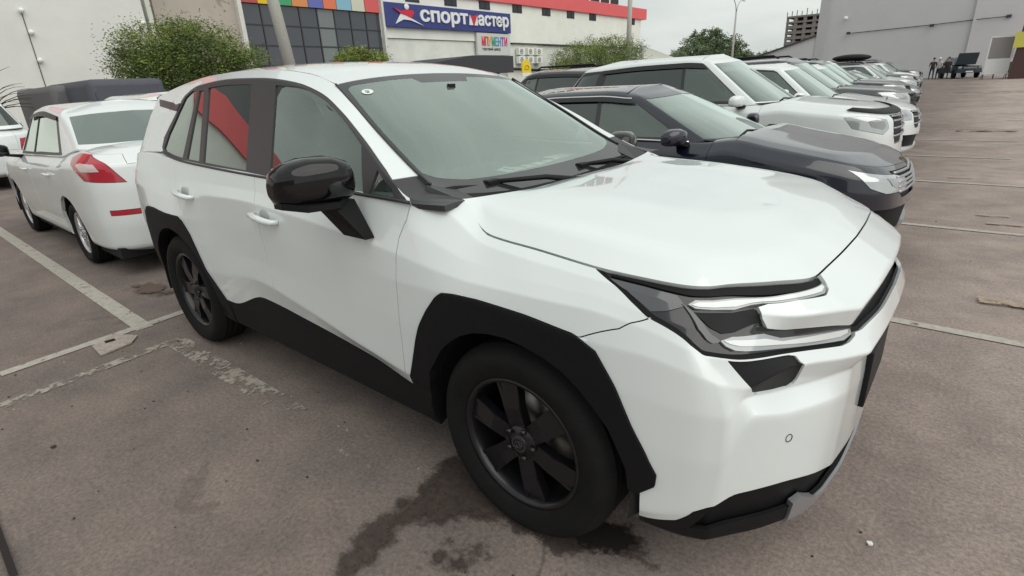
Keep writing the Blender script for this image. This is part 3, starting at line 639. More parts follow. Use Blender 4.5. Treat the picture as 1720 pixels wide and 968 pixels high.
# glass front: panes in a dark grid
y0g, y1g = fy(410, 50), fy(642, 50)
bx('glass_front', mat('glass_backing', (.03, .035, .045), .5), bld, XF-.30, XF-.14, y0g, y1g, 0, zt-.01)
ny = 8; nzr = 6; cell = (y1g-y0g)/ny; gl = [mat('facade_glass', (.055, .06, .075), .08, coat=1.0), mat('facade_glass_pale', (.16, .19, .19), .15, coat=1.0)]
for i in range(ny):
    b = MB(); pale = i == 4
    for j in range(nzr):
        z0 = j*zt/nzr; b.box(XF-.14-bld.location.x+.002, XF-.10-bld.location.x, y0g+i*cell+.04-bld.location.y, y0g+(i+1)*cell-.04-bld.location.y, z0+.035, z0+zt/nzr-.035)
    b.build('glass_column', gl[1 if pale else 0], bld)
bx('grid_bars', frm, bld, XF-.139, XF-.131, y0g, y1g, 0, zt-.01)
b = MB()
for i in range(ny+1): b.box(XF-.13-bld.location.x, XF-.05-bld.location.x, y0g+i*cell-.03-bld.location.y, y0g+i*cell+.03-bld.location.y, 0, zt-.02)
for j in range(1, nzr): b.box(XF-.129-bld.location.x, XF-.06-bld.location.x, y0g-bld.location.y, y1g-bld.location.y, j*zt/nzr-.025, j*zt/nzr+.025)
b.build('mullions', frm, bld)
bx('pilaster', mat('concrete_light', (.70, .70, .66), .85, noise=.08), bld, XF-.2, XF+.25, fy(403), fy(410), 0, 9)
bx('pilaster', mat('concrete_light', (0, 0, 0)), bld, XF-.2, XF+.25, fy(641), fy(645), 0, 8.4)
# mural wall and blank left block
mur = bpy.data.materials.new('faded_mural'); n, l, b = nodes(mur); g = n.new('ShaderNodeNewGeometry').outputs['Position']
c1 = mramp(n, l, mnoise(n, l, g, .5, 5), .35, .65, (.42, .38, .33), (.50, .46, .40)); c2 = mmix(n, l, mramp(n, l, mnoise(n, l, g, 1.3, 8, .6, 1.5), .60, .68), c1, (.15, .15, .11)); l.new(c2, b.inputs['Base Color']); b.inputs['Roughness'].default_value = .9
bx('mural_wall', mur, bld, XF-.3, XF-.05, 9.2, fy(403), 0, 9)
bx('mural_edge', wall_d, bld, XF-.2, XF+.02, fy(254), fy(262), 0, 9)
lw = empty('white_block', (-28.5, -10, 0), 0, 'blank off-white block wall at the far left, joined to the shopping centre', 'building')
bx('wall', mat('block_render', (.72, .73, .70), .9, noise=.06, nscale=.5), lw, -48, -28.6, -40, at(248, 50, 'x', -28.6).y, 0, 8.8)
bx('parapet_band', red_m, lw, -48, -28.4, -40, at(248, 50, 'x', -28.6).y, 8.8, 10.3)
bx('upper_storey', winm, lw, -46, -29.4, -11.5, 6, 10.3, 19)
for px, py in ((35, 18), (67, 102), (52, 55), (240, 40)):
    c = at(px, py, 'x', -28.55); b = MB(); b.ellip((c.x-lw.location.x+.08, c.y-lw.location.y, c.z), (.12, .10, .10), 12, 8); b.build('wall_lamp', wall_m, lw)
b = MB(); c0, c1 = at(35, 18, 'x', -28.58), at(88, 180, 'x', -28.58); b.tube([(c.x-lw.location.x, c.y-lw.location.y, c.z) for c in (c0, c1)], .015, 5); b.build('cable', frm, lw)
# shop sign with raised letters
def text(s, size, m, par, loc, ext=.03, name='lettering', sx=1, bold=.0, rot=(math.pi/2, 0, math.pi/2), align='LEFT'):
    cu = bpy.data.curves.new(name, 'FONT'); cu.body = s; cu.size = size; cu.extrude = ext; cu.offset = bold; cu.align_x = align; cu.resolution_u = 3
    o = bpy.data.objects.new('t', cu); col.objects.link(o); dg = bpy.context.evaluated_depsgraph_get(); dg.update(); me = bpy.data.meshes.new_from_object(o.evaluated_get(dg)); bpy.data.objects.remove(o)
    me.name = name; me.materials.clear(); q = link(name, me, m, par); q.location = loc; q.rotation_euler = rot; q.scale = (sx, 1, 1); return q
blue_m = mat('sign_blue', (.045, .06, .22), .45); wht = mat('sign_white', (.80, .82, .82), .5); redl = mat('sign_red', (.62, .03, .06), .45)
ys0, ys1 = fy(641, 20), fy(853, 40); zs0, zs1 = 5.40, 6.83
sg = empty('shop_sign', (XF+.3, ys0, zs0), 0, 'long blue shop sign with raised white Cyrillic letters and a running figure emblem', 'sign')
b = MB(); b.box(-.25, 0, 0, ys1-ys0, 0, zs1-zs0, .02); b.build('board', blue_m, sg)
W_ = ys1-ys0; H_ = zs1-zs0
for k, (ch, mm) in enumerate([('спорт', wht), ('астер', wht)]):
    x0 = W_*(.232 if k == 0 else .690); o = text(ch, 1.22, mm, sg, (.03, x0, H_*.32), .04, bold=.035); wd = max(v.co.x for v in o.data.vertices); o.scale = (W_*(.372 if k == 0 else .285)/wd, 1.0, 1)
b = MB()
def sp(u, v, x=.03): return (x, u*W_, v*H_)
b.prism([sp(.612, .28), sp(.618, .74), sp(.632, .74), sp(.650, .28)], (.05, 0, 0)); b.prism([sp(.652, .28), sp(.672, .74), sp(.683, .74), sp(.685, .28)], (.05, 0, 0)); b.build('letter_legs', wht, sg)
b = MB(); b.prism([sp(.620, .76), sp(.650, .70), sp(.682, .80), sp(.668, .55), sp(.648, .22), sp(.634, .55)], (.085, 0, 0)); b.build('letter_figure', redl, sg)
b = MB(); b.prism([sp(.060, .12), sp(.105, .62), sp(.135, .50), sp(.255, .10), sp(.165, .30), sp(.115, .32)], (.05, 0, 0)); b.ellip(sp(.145, .86, .05), (.05, .022*W_*.75, .125*H_), 16, 10); b.build('emblem_white', wht, sg)
b = MB(); b.prism([sp(.052, .78), sp(.105, .66), sp(.135, .74), sp(.185, .72), sp(.190, .62), sp(.168, .40), sp(.128, .50), sp(.100, .55)], (.075, 0, 0)); b.build('emblem_red', redl, sg)
y2, y3 = fy(798, 75), fy(853, 75); s2 = empty('shop_sign', (XF+.25, y2, 3.75), 0, 'small white sign board with rainbow letters hung under the blue shop sign', 'sign')
b = MB(); b.box(-.2, 0, 0, y3-y2, 0, 1.58, .02); b.build('board', mat('sign_board_white', (.62, .64, .62), .6), s2); W2 = y3-y2
rb = [(.68, .05, .08), (.66, .08, .06), (.75, .38, .06), (.05, .33, .22), (.05, .42, .42), (.12, .30, .60), (.35, .10, .42), (.60, .05, .16)]
for k, ch in enumerate('МПУМЕНТИ'):
    o = text(ch, .78, mat('rainbow%d' % k, rb[k], .5), s2, (.01, W2*(.12+.098*k), .70), .02, bold=.02); wd = max(v.co.x for v in o.data.vertices); o.scale = (W2*.094/wd, 1.1, 1)
o = text('торговый центр', .30, satin_black, s2, (.01, W2*.13, .36), .01); wd = max(v.co.x for v in o.data.vertices); o.scale = (W2*.55/wd, 1, 1)
# dark entrance canopy
cp = empty('entrance_canopy', (-27, 28, 0), 0, 'dark grey boxy entrance canopy under the shop signs', 'canopy')
a, b2 = at(716, 105, 'x', -24.5), at(858, 94, 'x', -24.5)
bx('canopy_box', mat('canopy_dark', (.050, .052, .062), .6), cp, -29.9, -24.5, fy(793, 92, -24.5), fy(862, 94, -24.5), 2.3, 3.35)
bb = MB(); q = [(-24.5, fy(793, 92, -24.5), 3.35), (-24.5, fy(793, 92, -24.5), 2.3), (-24.5, fy(700, 108, -24.5), 2.3), (-24.5, fy(700, 108, -24.5), 2.75)]; bb.prism([(x-cp.location.x, y-cp.location.y-.003, z) for x, y, z in q], (-5.3, 0, 0)); bb.build('canopy_wing', MAT['canopy_dark'], cp)
for y in (21.5, 27.6): bx('post', frm, cp, -24.9, -24.7, y, y+.15, 0, 2.3)
# outdoor air conditioning units
for j in range(2):
    for i in range(3):
        y = 36.1+i*1.22; z = 3.15+j*.66
        ac = empty('air_conditioner', (XF+.0, y, z), 0, 'white outdoor air conditioning unit, %s row, %s of three right of the signs' % (('lower', 'upper')[j], ('left one', 'middle one', 'right one')[i]), 'air conditioner', 'air conditioning units on the facade')
        b = MB(); b.box(.02, .34, 0, .86, 0, .56, .015); b.build('case', wall_m, ac)
        b = MB(); b.lathe([(.19, 0), (.19, .02), (.15, .02), (.15, 0)], n=20); b.lathe([(.06, 0), (.06, .025), (.001, .025)], n=14); o = b.build('fan_grille', frm, ac); o.rotation_euler.z = -math.pi/2; o.location = (.342, .36, .28); o.rotation_euler = (0, 0, -math.pi/2)
# low outbuilding at the foot of the facade and the annex further right
ob = empty('outbuilding', (-27, 38, 0), 0, 'low grey shed roof below the air conditioning units', 'shed')
bb = MB(); bb.prism([(-.5, -6, 2.6), (-.5, 4.5, 2.15), (-.5, 4.5, 0), (-.5, -6, 0)], (-2.2, 0, 0)); bb.build('wall', wall_d, ob); bb = MB(); bb.hexa([(-.2, -6, 2.65), (-3, -6, 2.65), (-3, 5, 2.2), (-.2, 5, 2.2), (-.2, -6, 2.75), (-3, -6, 2.75), (-3, 5, 2.3), (-.2, 5, 2.3)]); bb.build('roof', frm, ob)
an = empty('annex', (-30, 68, 0), 0, 'low grey annex with flat roof right of the white shopping centre', 'building')
bx('wall', mat('annex_grey', (.5, .5, .49), .9, noise=.06), an, -44, -30.2, 57, 79, 0, 3.35); bx('roof', mat('annex_roof', (.60, .62, .56), .8), an, -44, -29.6, 56.5, 79.6, 3.38, 3.62); bx('fascia', frm, an, -44, -29.75, 56.7, 79.3, 3.30, 3.38)
bb = MB(); bb.prism([(-.4, -8, 3.62), (-.4, 2, 3.62), (-.4, -8, 5.0)], (-8, 0, 0)); bb.build('roof_slope', MAT['annex_roof'], an)
# yellow dome shaped sign
c = at(883, 113, 'x', -21); ys = empty('yellow_sign', (-21, c.y, 0), 0, 'small yellow dome-shaped sign on a post below the air conditioners', 'sign')
yel = mat('sign_yellow', (.82, .62, .03), .5); wv_ = .42; pts = [(0, wv_*math.cos(t), c.z-.05+.48*math.sin(t)) for t in np.linspace(0, math.pi, 18)]+[(0, -wv_*1.02, c.z-.32), (0, wv_*1.02, c.z-.32)]
b = MB(); b.prism(pts, (.08, 0, 0)); b.build('panel', yel, ys)
b = MB(); b.box(.0, .10, -wv_*1.1, wv_*1.1, c.z-.52, c.z-.33); b.build('caption', wht, ys); b = MB(); b.tube([(.10, .2*math.cos(t), c.z-.06+.16*math.sin(t)) for t in np.linspace(0, math.pi*1.0, 13)], .02, 5); b.box(.08, .105, -.22, .22, c.z-.14, c.z-.10); b.build('emblem', mat('sign_ochre', (.45, .30, .02), .6), ys)
b = MB(); b.tube([(.04, 0, 0), (.04, 0, c.z-.5)], .04, 8); b.build('post', frm, ys)

# ================================================================ the big grey wall at the end and what stands before it
YW = 70.0
gw = empty('warehouse', (0, YW, 0), 0, 'huge windowless grey warehouse wall closing the far end of the car park', 'building')
gm = mat('grey_render', (.56, .565, .58), .9, noise=.05, nscale=.25)
xL, xC = at(1395, 10, 'y', YW).x, at(1631, 50, 'y', YW).x
bx('wall', gm, gw, xL, xC, YW, YW+30, 0, 16); bx('wall', mat('grey_render_light', (.60, .585, .60), .9, noise=.05, nscale=.3), gw, xC, 30, YW-.25, YW+30, 0, 16); bx('pilaster', mat('grey_render_dark', (.48, .485, .50), .9), gw, xL-.9, xL, YW-.3, YW+30, 0, 16)
b = MB(); c = [at(x, y, 'y', YW-.1) for x, y in ((1430, 56), (1565, 42), (1640, 33))]; b.tube([(p.x, p.y-YW-.02, p.z) for p in c], .035, 5); c = [at(x, y, 'y', YW-.4) for x, y in ((1640, 33), (1699, 27))]; b.tube([(p.x, p.y-YW, p.z) for p in c], .035, 5); b.build('cable', frm, gw)
for px, py in ((1425, 56), (1565, 43), (1695, 27)):
    c = at(px, py, 'y', YW-.4); b = MB(); b.box(c.x-.18, c.x+.18, -.45, -.25, c.z-.12, c.z+.12); b.build('junction_box', frm, gw)
c = at(1421, 31, 'y', YW-.3); b = MB(); b.ellip((c.x, -.4, c.z), (.22, .2, .2), 10, 8); b.build('wall_lamp', wall_m, gw)
lwg = empty('low_wing', (xL, YW, 0), 0, 'low grey wing with a sloping roof line left of the warehouse', 'building')
a, c = at(1305, 92, 'y', YW-.2), at(1386, 60, 'y', YW-.2)
bb = MB(); bb.prism([(a.x-xL-8, -.2, a.z-1.9), (0-.9, -.2, c.z), (-.9, -.2, 0), (a.x-xL-8, -.2, 0)], (0, 9, 0)); bb.build('wall', gm, lwg); bb = MB(); bb.hexa([(a.x-xL-8, -.4, a.z-1.9), (-.9, -.4, c.z), (-.9, 9, c.z), (a.x-xL-8, 9, a.z-1.9), (a.x-xL-8, -.4, a.z-1.75), (-.9, -.4, c.z+.15), (-.9, 9, c.z+.15), (a.x-xL-8, 9, a.z-1.75)]); bb.build('roof_edge', frm, lwg)
# unfinished concrete tower
D = 190.0; c0, c1 = at(1318, 60, 'y', D), at(1393, 60, 'y', D); zt0 = at(1320, 30, 'y', D).z; tw = empty('concrete_tower', (c0.x, D, 0), 0, 'unfinished multi-storey concrete frame tower in the distance', 'building')
cm_ = mat('raw_concrete', (.22, .20, .185), .95, noise=.1, nscale=.2); wdt = c1.x-c0.x+8; nf = 9; zlo = 3.5; dz = (zt0-zlo)/nf
b = MB()
for f in range(nf+1): b.box(0, wdt, 0, 24, zlo+f*dz-.25, zlo+f*dz+.25)
b.build('floor_slabs', cm_, tw); b = MB()
for i in range(9):
    for j in (0, 1, 2, 3): b.box(i*wdt/8-.4*(i > 0), i*wdt/8+.5, j*7.6+.1, j*7.6+.9, 0, zt0-.26)
b.build('columns', cm_, tw); b = MB()
b.bm.free()
for f in range(nf-1):
    b = MB(); b.box(.03, wdt-.03, .35, .6, zlo+f*dz+.26, zlo+f*dz+dz*.42); b.build('parapet', cm_, tw)
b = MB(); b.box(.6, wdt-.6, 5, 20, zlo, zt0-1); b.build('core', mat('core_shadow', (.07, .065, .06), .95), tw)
b = MB()
for i in range(16): b.box(i*wdt/15-.08, i*wdt/15+.08, .1, .3, zt0+.26, zt0+random.uniform(1, 2.4))
b.build('rebar', frm, tw)

# ================================================================ trees
def leafmat(name, c):
    m = bpy.data.materials.new(name); n, l, b = nodes(m); g = n.new('ShaderNodeNewGeometry'); q = mnoise(n, l, g.outputs['Position'], 1.1, 4)
    l.new(mramp(n, l, q, .32, .68, tuple(k*.55 for k in c), tuple(min(k*1.55, 1) for k in c)), b.inputs['Base Color']); b.inputs['Roughness'].default_value = .65
    try: b.inputs['Subsurface Weight'].default_value = 0
    except Exception: pass
    return m
bark = mat('bark', (.09, .07, .055), .95, noise=.3, nscale=12)
leafA, leafB, leafC = leafmat('leaves_green', (.085, .135, .032)), leafmat('leaves_yellow_green', (.19, .24, .055)), leafmat('leaves_grey_green', (.13, .18, .085))
def tree(name, lab, base, blobs, m, nleaf, ls, cat='tree', droop=.0, m2=None):
    """blobs: (dx,dy,z,rx,ry,rz) clumps of the crown"""
    t = empty(name, base, 0, lab, cat); b = MB(); top = max(q[2] for q in blobs)
    b.tube([(0, 0, 0), (.05, .04, top*.25), (0, .1, top*.5)], [.16, .12, .07], 8)
    for q in blobs:
        for k in range(3):
            e = Vector((q[0]+random.uniform(-.7, .7)*q[3], q[1]+random.uniform(-.7, .7)*q[4], q[2]+random.uniform(-.2, .7)*q[5])); s = Vector((.03, .05, top*random.uniform(.12, .42))); mp_ = s.lerp(e, .5)+Vector((random.uniform(-.2, .2), random.uniform(-.2, .2), .1))
            b.tube([s, mp_, e], [.06, .035, .01], 5, cap=False)
    b.build('trunk', bark, t)
    V = []; F = []; MI = []; vol = np.array([q[3]*q[4]*q[5] for q in blobs])**.75; vol /= vol.sum()
    for q, fr_ in zip(blobs, vol):
        nn_ = int(nleaf*fr_); nc = max(6, nn_//42); cen = rng.normal(size=(nc, 3)); cen /= np.linalg.norm(cen, axis=1, keepdims=True); cen *= rng.uniform(.35, 1.08, (nc, 1))**.6
        for ck in range(nc):
            c = np.array(q[:3])+cen[ck]*np.array(q[3:]); cl = rng.uniform(.16, .34)*min(q[3:])**.5; mi = int(rng.random() < (.25+.35*(cen[ck][2] > .2)))
            d0 = cen[ck]*np.array([1, 1, .6]); 
            for k in range(nn_//nc):
                p = c+rng.normal(size=3)*cl*np.array([1, 1, .75])+d0*abs(rng.normal())*.12; p[2] -= droop*rng.random()
                a = rng.normal(size=3); a[2] *= .5; a /= np.linalg.norm(a); bb_ = rng.normal(size=3); bb_ -= a*np.dot(a, bb_); bb_ /= np.linalg.norm(bb_); s = ls*rng.uniform(.6, 1.3)
                i = len(V); V += [p-a*s*.9, p+bb_*s*.32, p+a*s*.9, p-bb_*s*.32]; F.append((i, i+1, i+2, i+3)); MI.append(mi)
    for q in blobs:      # loose shoots breaking the outline
        for k in range(int(16*len(blobs)**0)):
            d0 = rng.normal(size=3); d0[2] = abs(d0[2])*.9; d0 /= np.linalg.norm(d0); c = np.array(q[:3])+d0*np.array(q[3:])*.95; Ls = rng.uniform(.25, .65)*min(q[3:])**.6
            for j in range(26):
                u_ = j/26; p = c+d0*Ls*u_+np.array([0, 0, -.35*Ls*u_*u_])+rng.normal(size=3)*ls*.9; a = d0+rng.normal(size=3)*.6; a /= np.linalg.norm(a); bb_ = rng.normal(size=3); bb_ -= a*np.dot(a, bb_); bb_ /= np.linalg.norm(bb_); sz = ls*rng.uniform(.6, 1.2)
                i = len(V); V += [p-a*sz*.9, p+bb_*sz*.3, p+a*sz*.9, p-bb_*sz*.3]; F.append((i, i+1, i+2, i+3)); MI.append(int(rng.random() < .6))
    me = bpy.data.meshes.new('crown'); me.from_pydata([tuple(v) for v in V], [], F); me.materials.append(m); me.materials.append(m2 or leafB); me.polygons.foreach_set('material_index', MI); me.update()
    o = bpy.data.objects.new('crown', me); col.objects.link(o); o.parent = t; return t
xb_ = -22.0
def tb(px, py, x): c = at(px, py, 'x', x); return c.y, c.z
def crown(x, cx, spec):
    y0 = tb(cx, 100, x)[0]; out = []
    for (px, py, rpx, rpy) in spec:
        c = at(px, py, 'x', x); e = at(px+rpx, py, 'x', x); u_ = at(px, py-rpy, 'x', x); out.append((random.uniform(-.4, .4), c.y-y0, c.z, abs(e.y-c.y), abs(e.y-c.y), abs(u_.z-c.z)))
    return (x, y0, 0), out
bs, bl = crown(-21, 300, [(255, 90, 55, 42), (315, 78, 60, 38), (285, 120, 80, 32), (365, 100, 55, 34), (405, 105, 30, 24), (225, 105, 30, 28), (350, 135, 60, 26), (300, 60, 26, 20)])
tree('willow_bush', 'big feathery green willow bush before the mural wall, above the white SUV roof at left', bs, bl, leafA, 52000, .05, 'bush')
bs, bl = crown(-26, 1000, [(968, 98, 24, 22), (1003, 84, 26, 20), (1040, 84, 22, 22), (1010, 108, 40, 22), (950, 112, 18, 14), (1052, 108, 18, 20), (985, 118, 34, 14)])
tree('round_tree', 'broad green tree in front of the white wall, left of the tall concrete pole', bs, bl, leafA, 40000, .075)
bs, bl = crown(-30, 1190, [(1190, 78, 17, 20), (1166, 92, 13, 12), (1208, 84, 13, 16), (1188, 98, 27, 10), (1186, 62, 9, 10), (1216, 98, 9, 10)])
tree('far_tree', 'grey-green tree against the sky beside the street lamp', bs, bl, leafC, 18000, .20, m2=leafC)
bs, bl = crown(-24, 600, [(598, 96, 20, 12), (620, 102, 20, 12), (580, 104, 16, 10)])
tree('shrub', 'small yellow-green shrub in front of the dark glass front', bs, bl, leafB, 5000, .08, 'bush')
bs, bl = crown(-45, 1330, [(1330, 92, 24, 9), (1290, 98, 20, 8), (1360, 88, 18, 8), (1262, 102, 14, 7)])
tree('tree_clump', 'low dark green tree clump below the unfinished tower', bs, bl, leafC, 6000, .3, m2=leafC)
# bare shrub at far left
bbase = at(20, 175, 'x', -20); b = MB()
for k in range(26):
    a = random.uniform(-1.2, 1.2); L_ = random.uniform(.8, 2.0); p = [Vector((0, 0, bbase.z-.3))]
    for q in range(6): p.append(p[-1]+Vector((random.uniform(-.1, .1), L_/6*math.sin(a+q*.12*np.sign(a)), L_/6*math.cos(a+q*.22*np.sign(a)))))
    b.tube(p, [.02, .016, .012, .010, .008, .006, .004], 4)
t_ = empty('bare_shrub', (-20, bbase.y-.6, 0), 0, 'leafless twiggy shrub behind the cars at the left edge', 'bush'); b.tube([(0, 0, 0), (0, 0, bbase.z-.25)], .03, 6); b.build('twigs', bark, t_)
# poles and lamps
conc = mat('pole_concrete', (.42, .42, .39), .9, noise=.08)
c = at(1056, 60, 'x', -24); p_ = empty('concrete_pole', (-24, c.y, 0), 0, 'thick concrete pole standing before the red band at the right end of the shopping centre', 'pole'); b = MB(); b.tube([(0, 0, 0), (0, .1, 11)], [.24, .17], 12); b.build('shaft', conc, p_)
c = at(472, 60, 'x', -23); p_ = empty('concrete_pole', (-23, c.y, 0), 0, 'beige concrete pole in front of the glass facade', 'pole'); b = MB(); cA, cB = at(486, 106, 'x', -23), at(458, 0, 'x', -23); sl_ = (cB.y-cA.y)/(cB.z-cA.z); b.tube([(0, cA.y-c.y-sl_*cA.z, 0), (0, cB.y-c.y+sl_*4, cB.z+4)], [.26, .22], 12); b.build('shaft', conc, p_)
xl = -22; c = at(1233, 60, 'x', xl); top = at(1238, 20, 'x', xl).z; lp = empty('street_lamp', (xl, c.y, 0), 0, 'tall double-armed street lamp against the sky beside the far tree', 'street lamp')
b = MB(); b.tube([(0, 0, 0), (0, 0, top)], [.16, .09], 10); b.build('pole', conc, lp)
for sg_ in (-1, 1):
    b = MB(); b.tube([(0, 0, top-.1), (0, sg_*.35, top+.65), (0, sg_*1.0, top+1.1), (0, sg_*2.0, top+1.25)], .045, 6); b.build('arm', conc, lp)
    b = MB(); b.ellip((0, sg_*2.3, top+1.24), (.12, .35, .07), 12, 6); b.build('lamp_head', wall_m, lp)

# ================================================================ the white SUV in front
hero = empty('suv', (0, 0, 0), 0, 'large pearl white SUV with black wheels and black wheel arch trim filling the foreground', 'suv')
A = hero_side(); GR = hero_green(); HD = hero_hood(); WS = hero_glass(); RF = hero_roof()
def hole(cx, r, srange):
    pts = []
    for a in np.linspace(R(-25), R(205), 25):
        s, v = inv_xz(A, cx+r*math.cos(a), max(.365+r*math.sin(a), .2), srange, 6); pts.append((s, v))
    return [(pts[0][0], -.5)]+pts+[(pts[-1][0], -.5)]
hf = hole(0, .418, (-.7, .45)); hr = hole(-2.69, .418, (-3.3, -2.1))
arch_f = [(-0.455, -.5), (-0.46, 1.2), (-0.481, 1.624), (-.52, 2.2), (-0.515, 3.0), (-0.448, 3.762), (-0.365, 4.475), (-0.315, 4.86), (-.285, 5.0), (-0.231, 5.09), (-0.124, 5.17), (0.069, 5.16), (0.235, 5.10), (.262, 5.02), (0.308, 4.809), (0.361, 4.097), (0.411, 3.405), (0.459, 2.852), (0.480, 2.656), (0.478, 2.48), (0.436, 2.309), (.425, 2.30), (.30, 2.28), (.30, -.5)]
arch_r = [(-2.17, -.5), (-2.155, 1.821), (-2.32, 3.119), (-2.409, 4.331), (-2.48, 4.85), (-2.53, 5.03), (-2.9, 5.07), (-3.02, 5.0), (-3.11, 4.7), (-3.17, 4.0), (-3.20, 3.2), (-3.19, 2.6), (-3.16, 1.9), (-3.15, -.5)]
lamp = [(0.253, 9.2), (0.253, 8.95), (0.374, 7.422), (0.436, 6.8), (0.569, 6.261), (0.64, 6.1), (0.724, 6.05), (0.916, 5.80), (1.07, 5.60), (1.10, 5.66), (1.128, 5.85), (1.15, 6.35), (1.14, 6.95), (1.031, 6.99), (0.90, 7.02), (0.835, 7.2), (0.815, 7.7), (0.806, 8.2), (0.837, 8.33), (0.933, 8.43), (1.034, 8.46), (1.066, 8.6), (1.078, 8.8), (1.088, 9.2)]
nose = [(.76, 7.0), (1.7, 7.0), (1.7, 9.2), (.76, 9.2)]
slit = [(1.09, 6.0), (1.7, 6.0), (1.7, 7.0), (1.09, 7.0)]
intake = [(0.728, 5.95), (0.80, 5.85), (0.886, 5.70), (0.902, 5.575), (0.902, 5.2), (0.93, 4.323), (0.93, 4.15), (0.92, 4.05), (0.79, 4.12), (0.764, 4.3), (0.742, 5.292)]
skid = [(.954, .8), (.958, 1.45), (1.0, 1.55), (1.10, 1.28), (1.7, 1.22), (1.7, .8)]
lowgr = [(.60, 1.35), (.66, 2.02), (1.7, 2.0), (1.7, 1.28), (1.1, 1.32), (1.0, 1.35)]
lip = [(.438, -.5), (.438, 1.406), (.551, 1.651), (.598, 2.0), (.64, 2.02), (1.7, 2.0), (1.7, -.5)]
rocker = [(-3.15, -.5), (-3.15, 2), (-.455, 2), (-.455, -.5)]
rearlip = [(-4.5, -.5), (-4.5, 1.9), (-3.15, 1.9), (-3.15, -.5)]
seam = [(.2, 4.9), (0.264, 5.069), (0.356, 5.691), (0.431, 6.838), (.6, 7.2), (1.7, 7.1), (1.7, 1.5), (.42, 1.3), (.42, 2.3), (.44, 3), (.3, 4.8)]
gf = [(-.487, 9.2), (-0.494, 7.872), (-0.50, 7.3), (-0.524, 6.607), (-0.530, 5.726), (-0.536, 4.588), (-0.545, 3.6), (-0.560, 2.6), (-0.578, 1.5)]
gb = [(-1.52, 1.5), (-1.535, 2.5), (-1.575, 5.5), (-1.603, 7.8), (-1.61, 9.2)]
rd = [(-2.05, 1.5), (-2.16, 2.3), (-2.30, 3.6), (-2.42, 4.9), (-2.54, 6.2), (-2.60, 8), (-2.61, 9.2)]
door_f = gf+gb; door_r = gb[::-1]+rd
fend = [(-.487, 9.2)]+gf[1:]+[(-.45, 1.2), (.5, 1.5), (.7, 9.2)]
fend = gf+[(.6, 1.5), (.6, 9.2)]
tail = [(-3.50, 6.2), (-3.50, 7.6), (-4.5, 7.7), (-4.5, 6.5), (-3.7, 6.3)]
hatch = [(-3.75, 3.2), (-3.72, 9.2), (-4.5, 9.2), (-4.5, 3.2)]
ss = np.unique(np.concatenate([np.linspace(-4.4, -3.0, 34), np.linspace(-3.0, .4, 120), np.linspace(.4, 1.56, 72)]))
vs = np.unique(np.round(np.concatenate([np.linspace(k, k+1, 9) for k in range(9)]+[[k-.13, k-.065, k+.065, k+.13] for k in range(1, 9)]), 4))
noskirt = [(.25, -.6), (.4375, -.6), (.4375, 2.31), (.25, 2.31)]; noskirt2 = [(-.60, -.6), (-.36, -.6), (-.36, 1.0), (-.60, 1.0)]
C1 = cut(A, ss, vs, [('hole', hf), ('hole', hr), ('hole', noskirt), ('hole', noskirt2), ('hole', [(.30, -.6), (.4385, -.6), (.4385, 1.40), (.30, 1.40)]),  ('clad_f', arch_f), ('clad_r', arch_r), ('rocker', rocker), ('rearlip', rearlip), ('skid', skid), ('lowgr', lowgr), ('lip', lip), ('lamp', lamp), ('intake', intake), ('nose', nose), ('slit', slit), ('bumper', seam), ('tail', tail), ('hatch', hatch), ('cowltrim', [(-.50, 8.12), (-.50, 9.3), (-.35, 9.3), (-.37, 8.7), (-.42, 8.3)]), ('door_f', door_f), ('door_r', door_r), ('fender', fend)])
# inner dark shell behind the gaps
cs = np.linspace(-4.4, 1.56, 150); cv = np.linspace(0, 9, 55)
C0 = cut(A, cs, cv, [('hole', hf), ('hole', hr), ('hole', [(-5, -1), (-5, 1.3), (.50, 1.3), (.50, -1)]), ('hole', [(.49, -1), (.49, .9), (2, .9), (2, -1)]), ('hole', noskirt), ('hole', [(-.62, -1), (-.36, -1), (-.36, 2.0), (-.62, 2.0)])], 'shell')
J = (1, -1)
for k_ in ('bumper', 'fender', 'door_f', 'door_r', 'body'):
    panel('gap_shadow', A, C1[k_], dark, hero, sides=J, off=-.0125, thick=0, gap=-.012)  # near-black sheets added behind the shut lines as painted shade in the gaps
panel('inner_shell', A, C0['shell'], dark, hero, off=-.05, thick=0, gap=0, sides=J)
panel('front_bumper', A, C1['bumper'], paint_white, hero, sides=J, gap=.001)
panel('nose_panel', A, C1['nose'], paint_white, hero, sides=J, gap=.001, off=.003, thick=.03)
panel('grille_slot', A, C1['slit'], plastic, hero, sides=J, off=-.022, gap=-.008)
panel('lower_grille', A, C1['lowgr'], plastic, hero, sides=J, off=-.02, gap=-.035)
panel('skid_plate', A, C1['skid'], chrome_dull, hero, sides=J, off=.008, thick=.02)
panel('bumper_lip', A, C1['lip'], plastic, hero, sides=J, off=.0)
panel('tailgate', A, C1['hatch'], paint_white, hero, sides=J)
panel('rear_valance', A, C1['rearlip'], plastic, hero, sides=J)
quarter = C1['body']
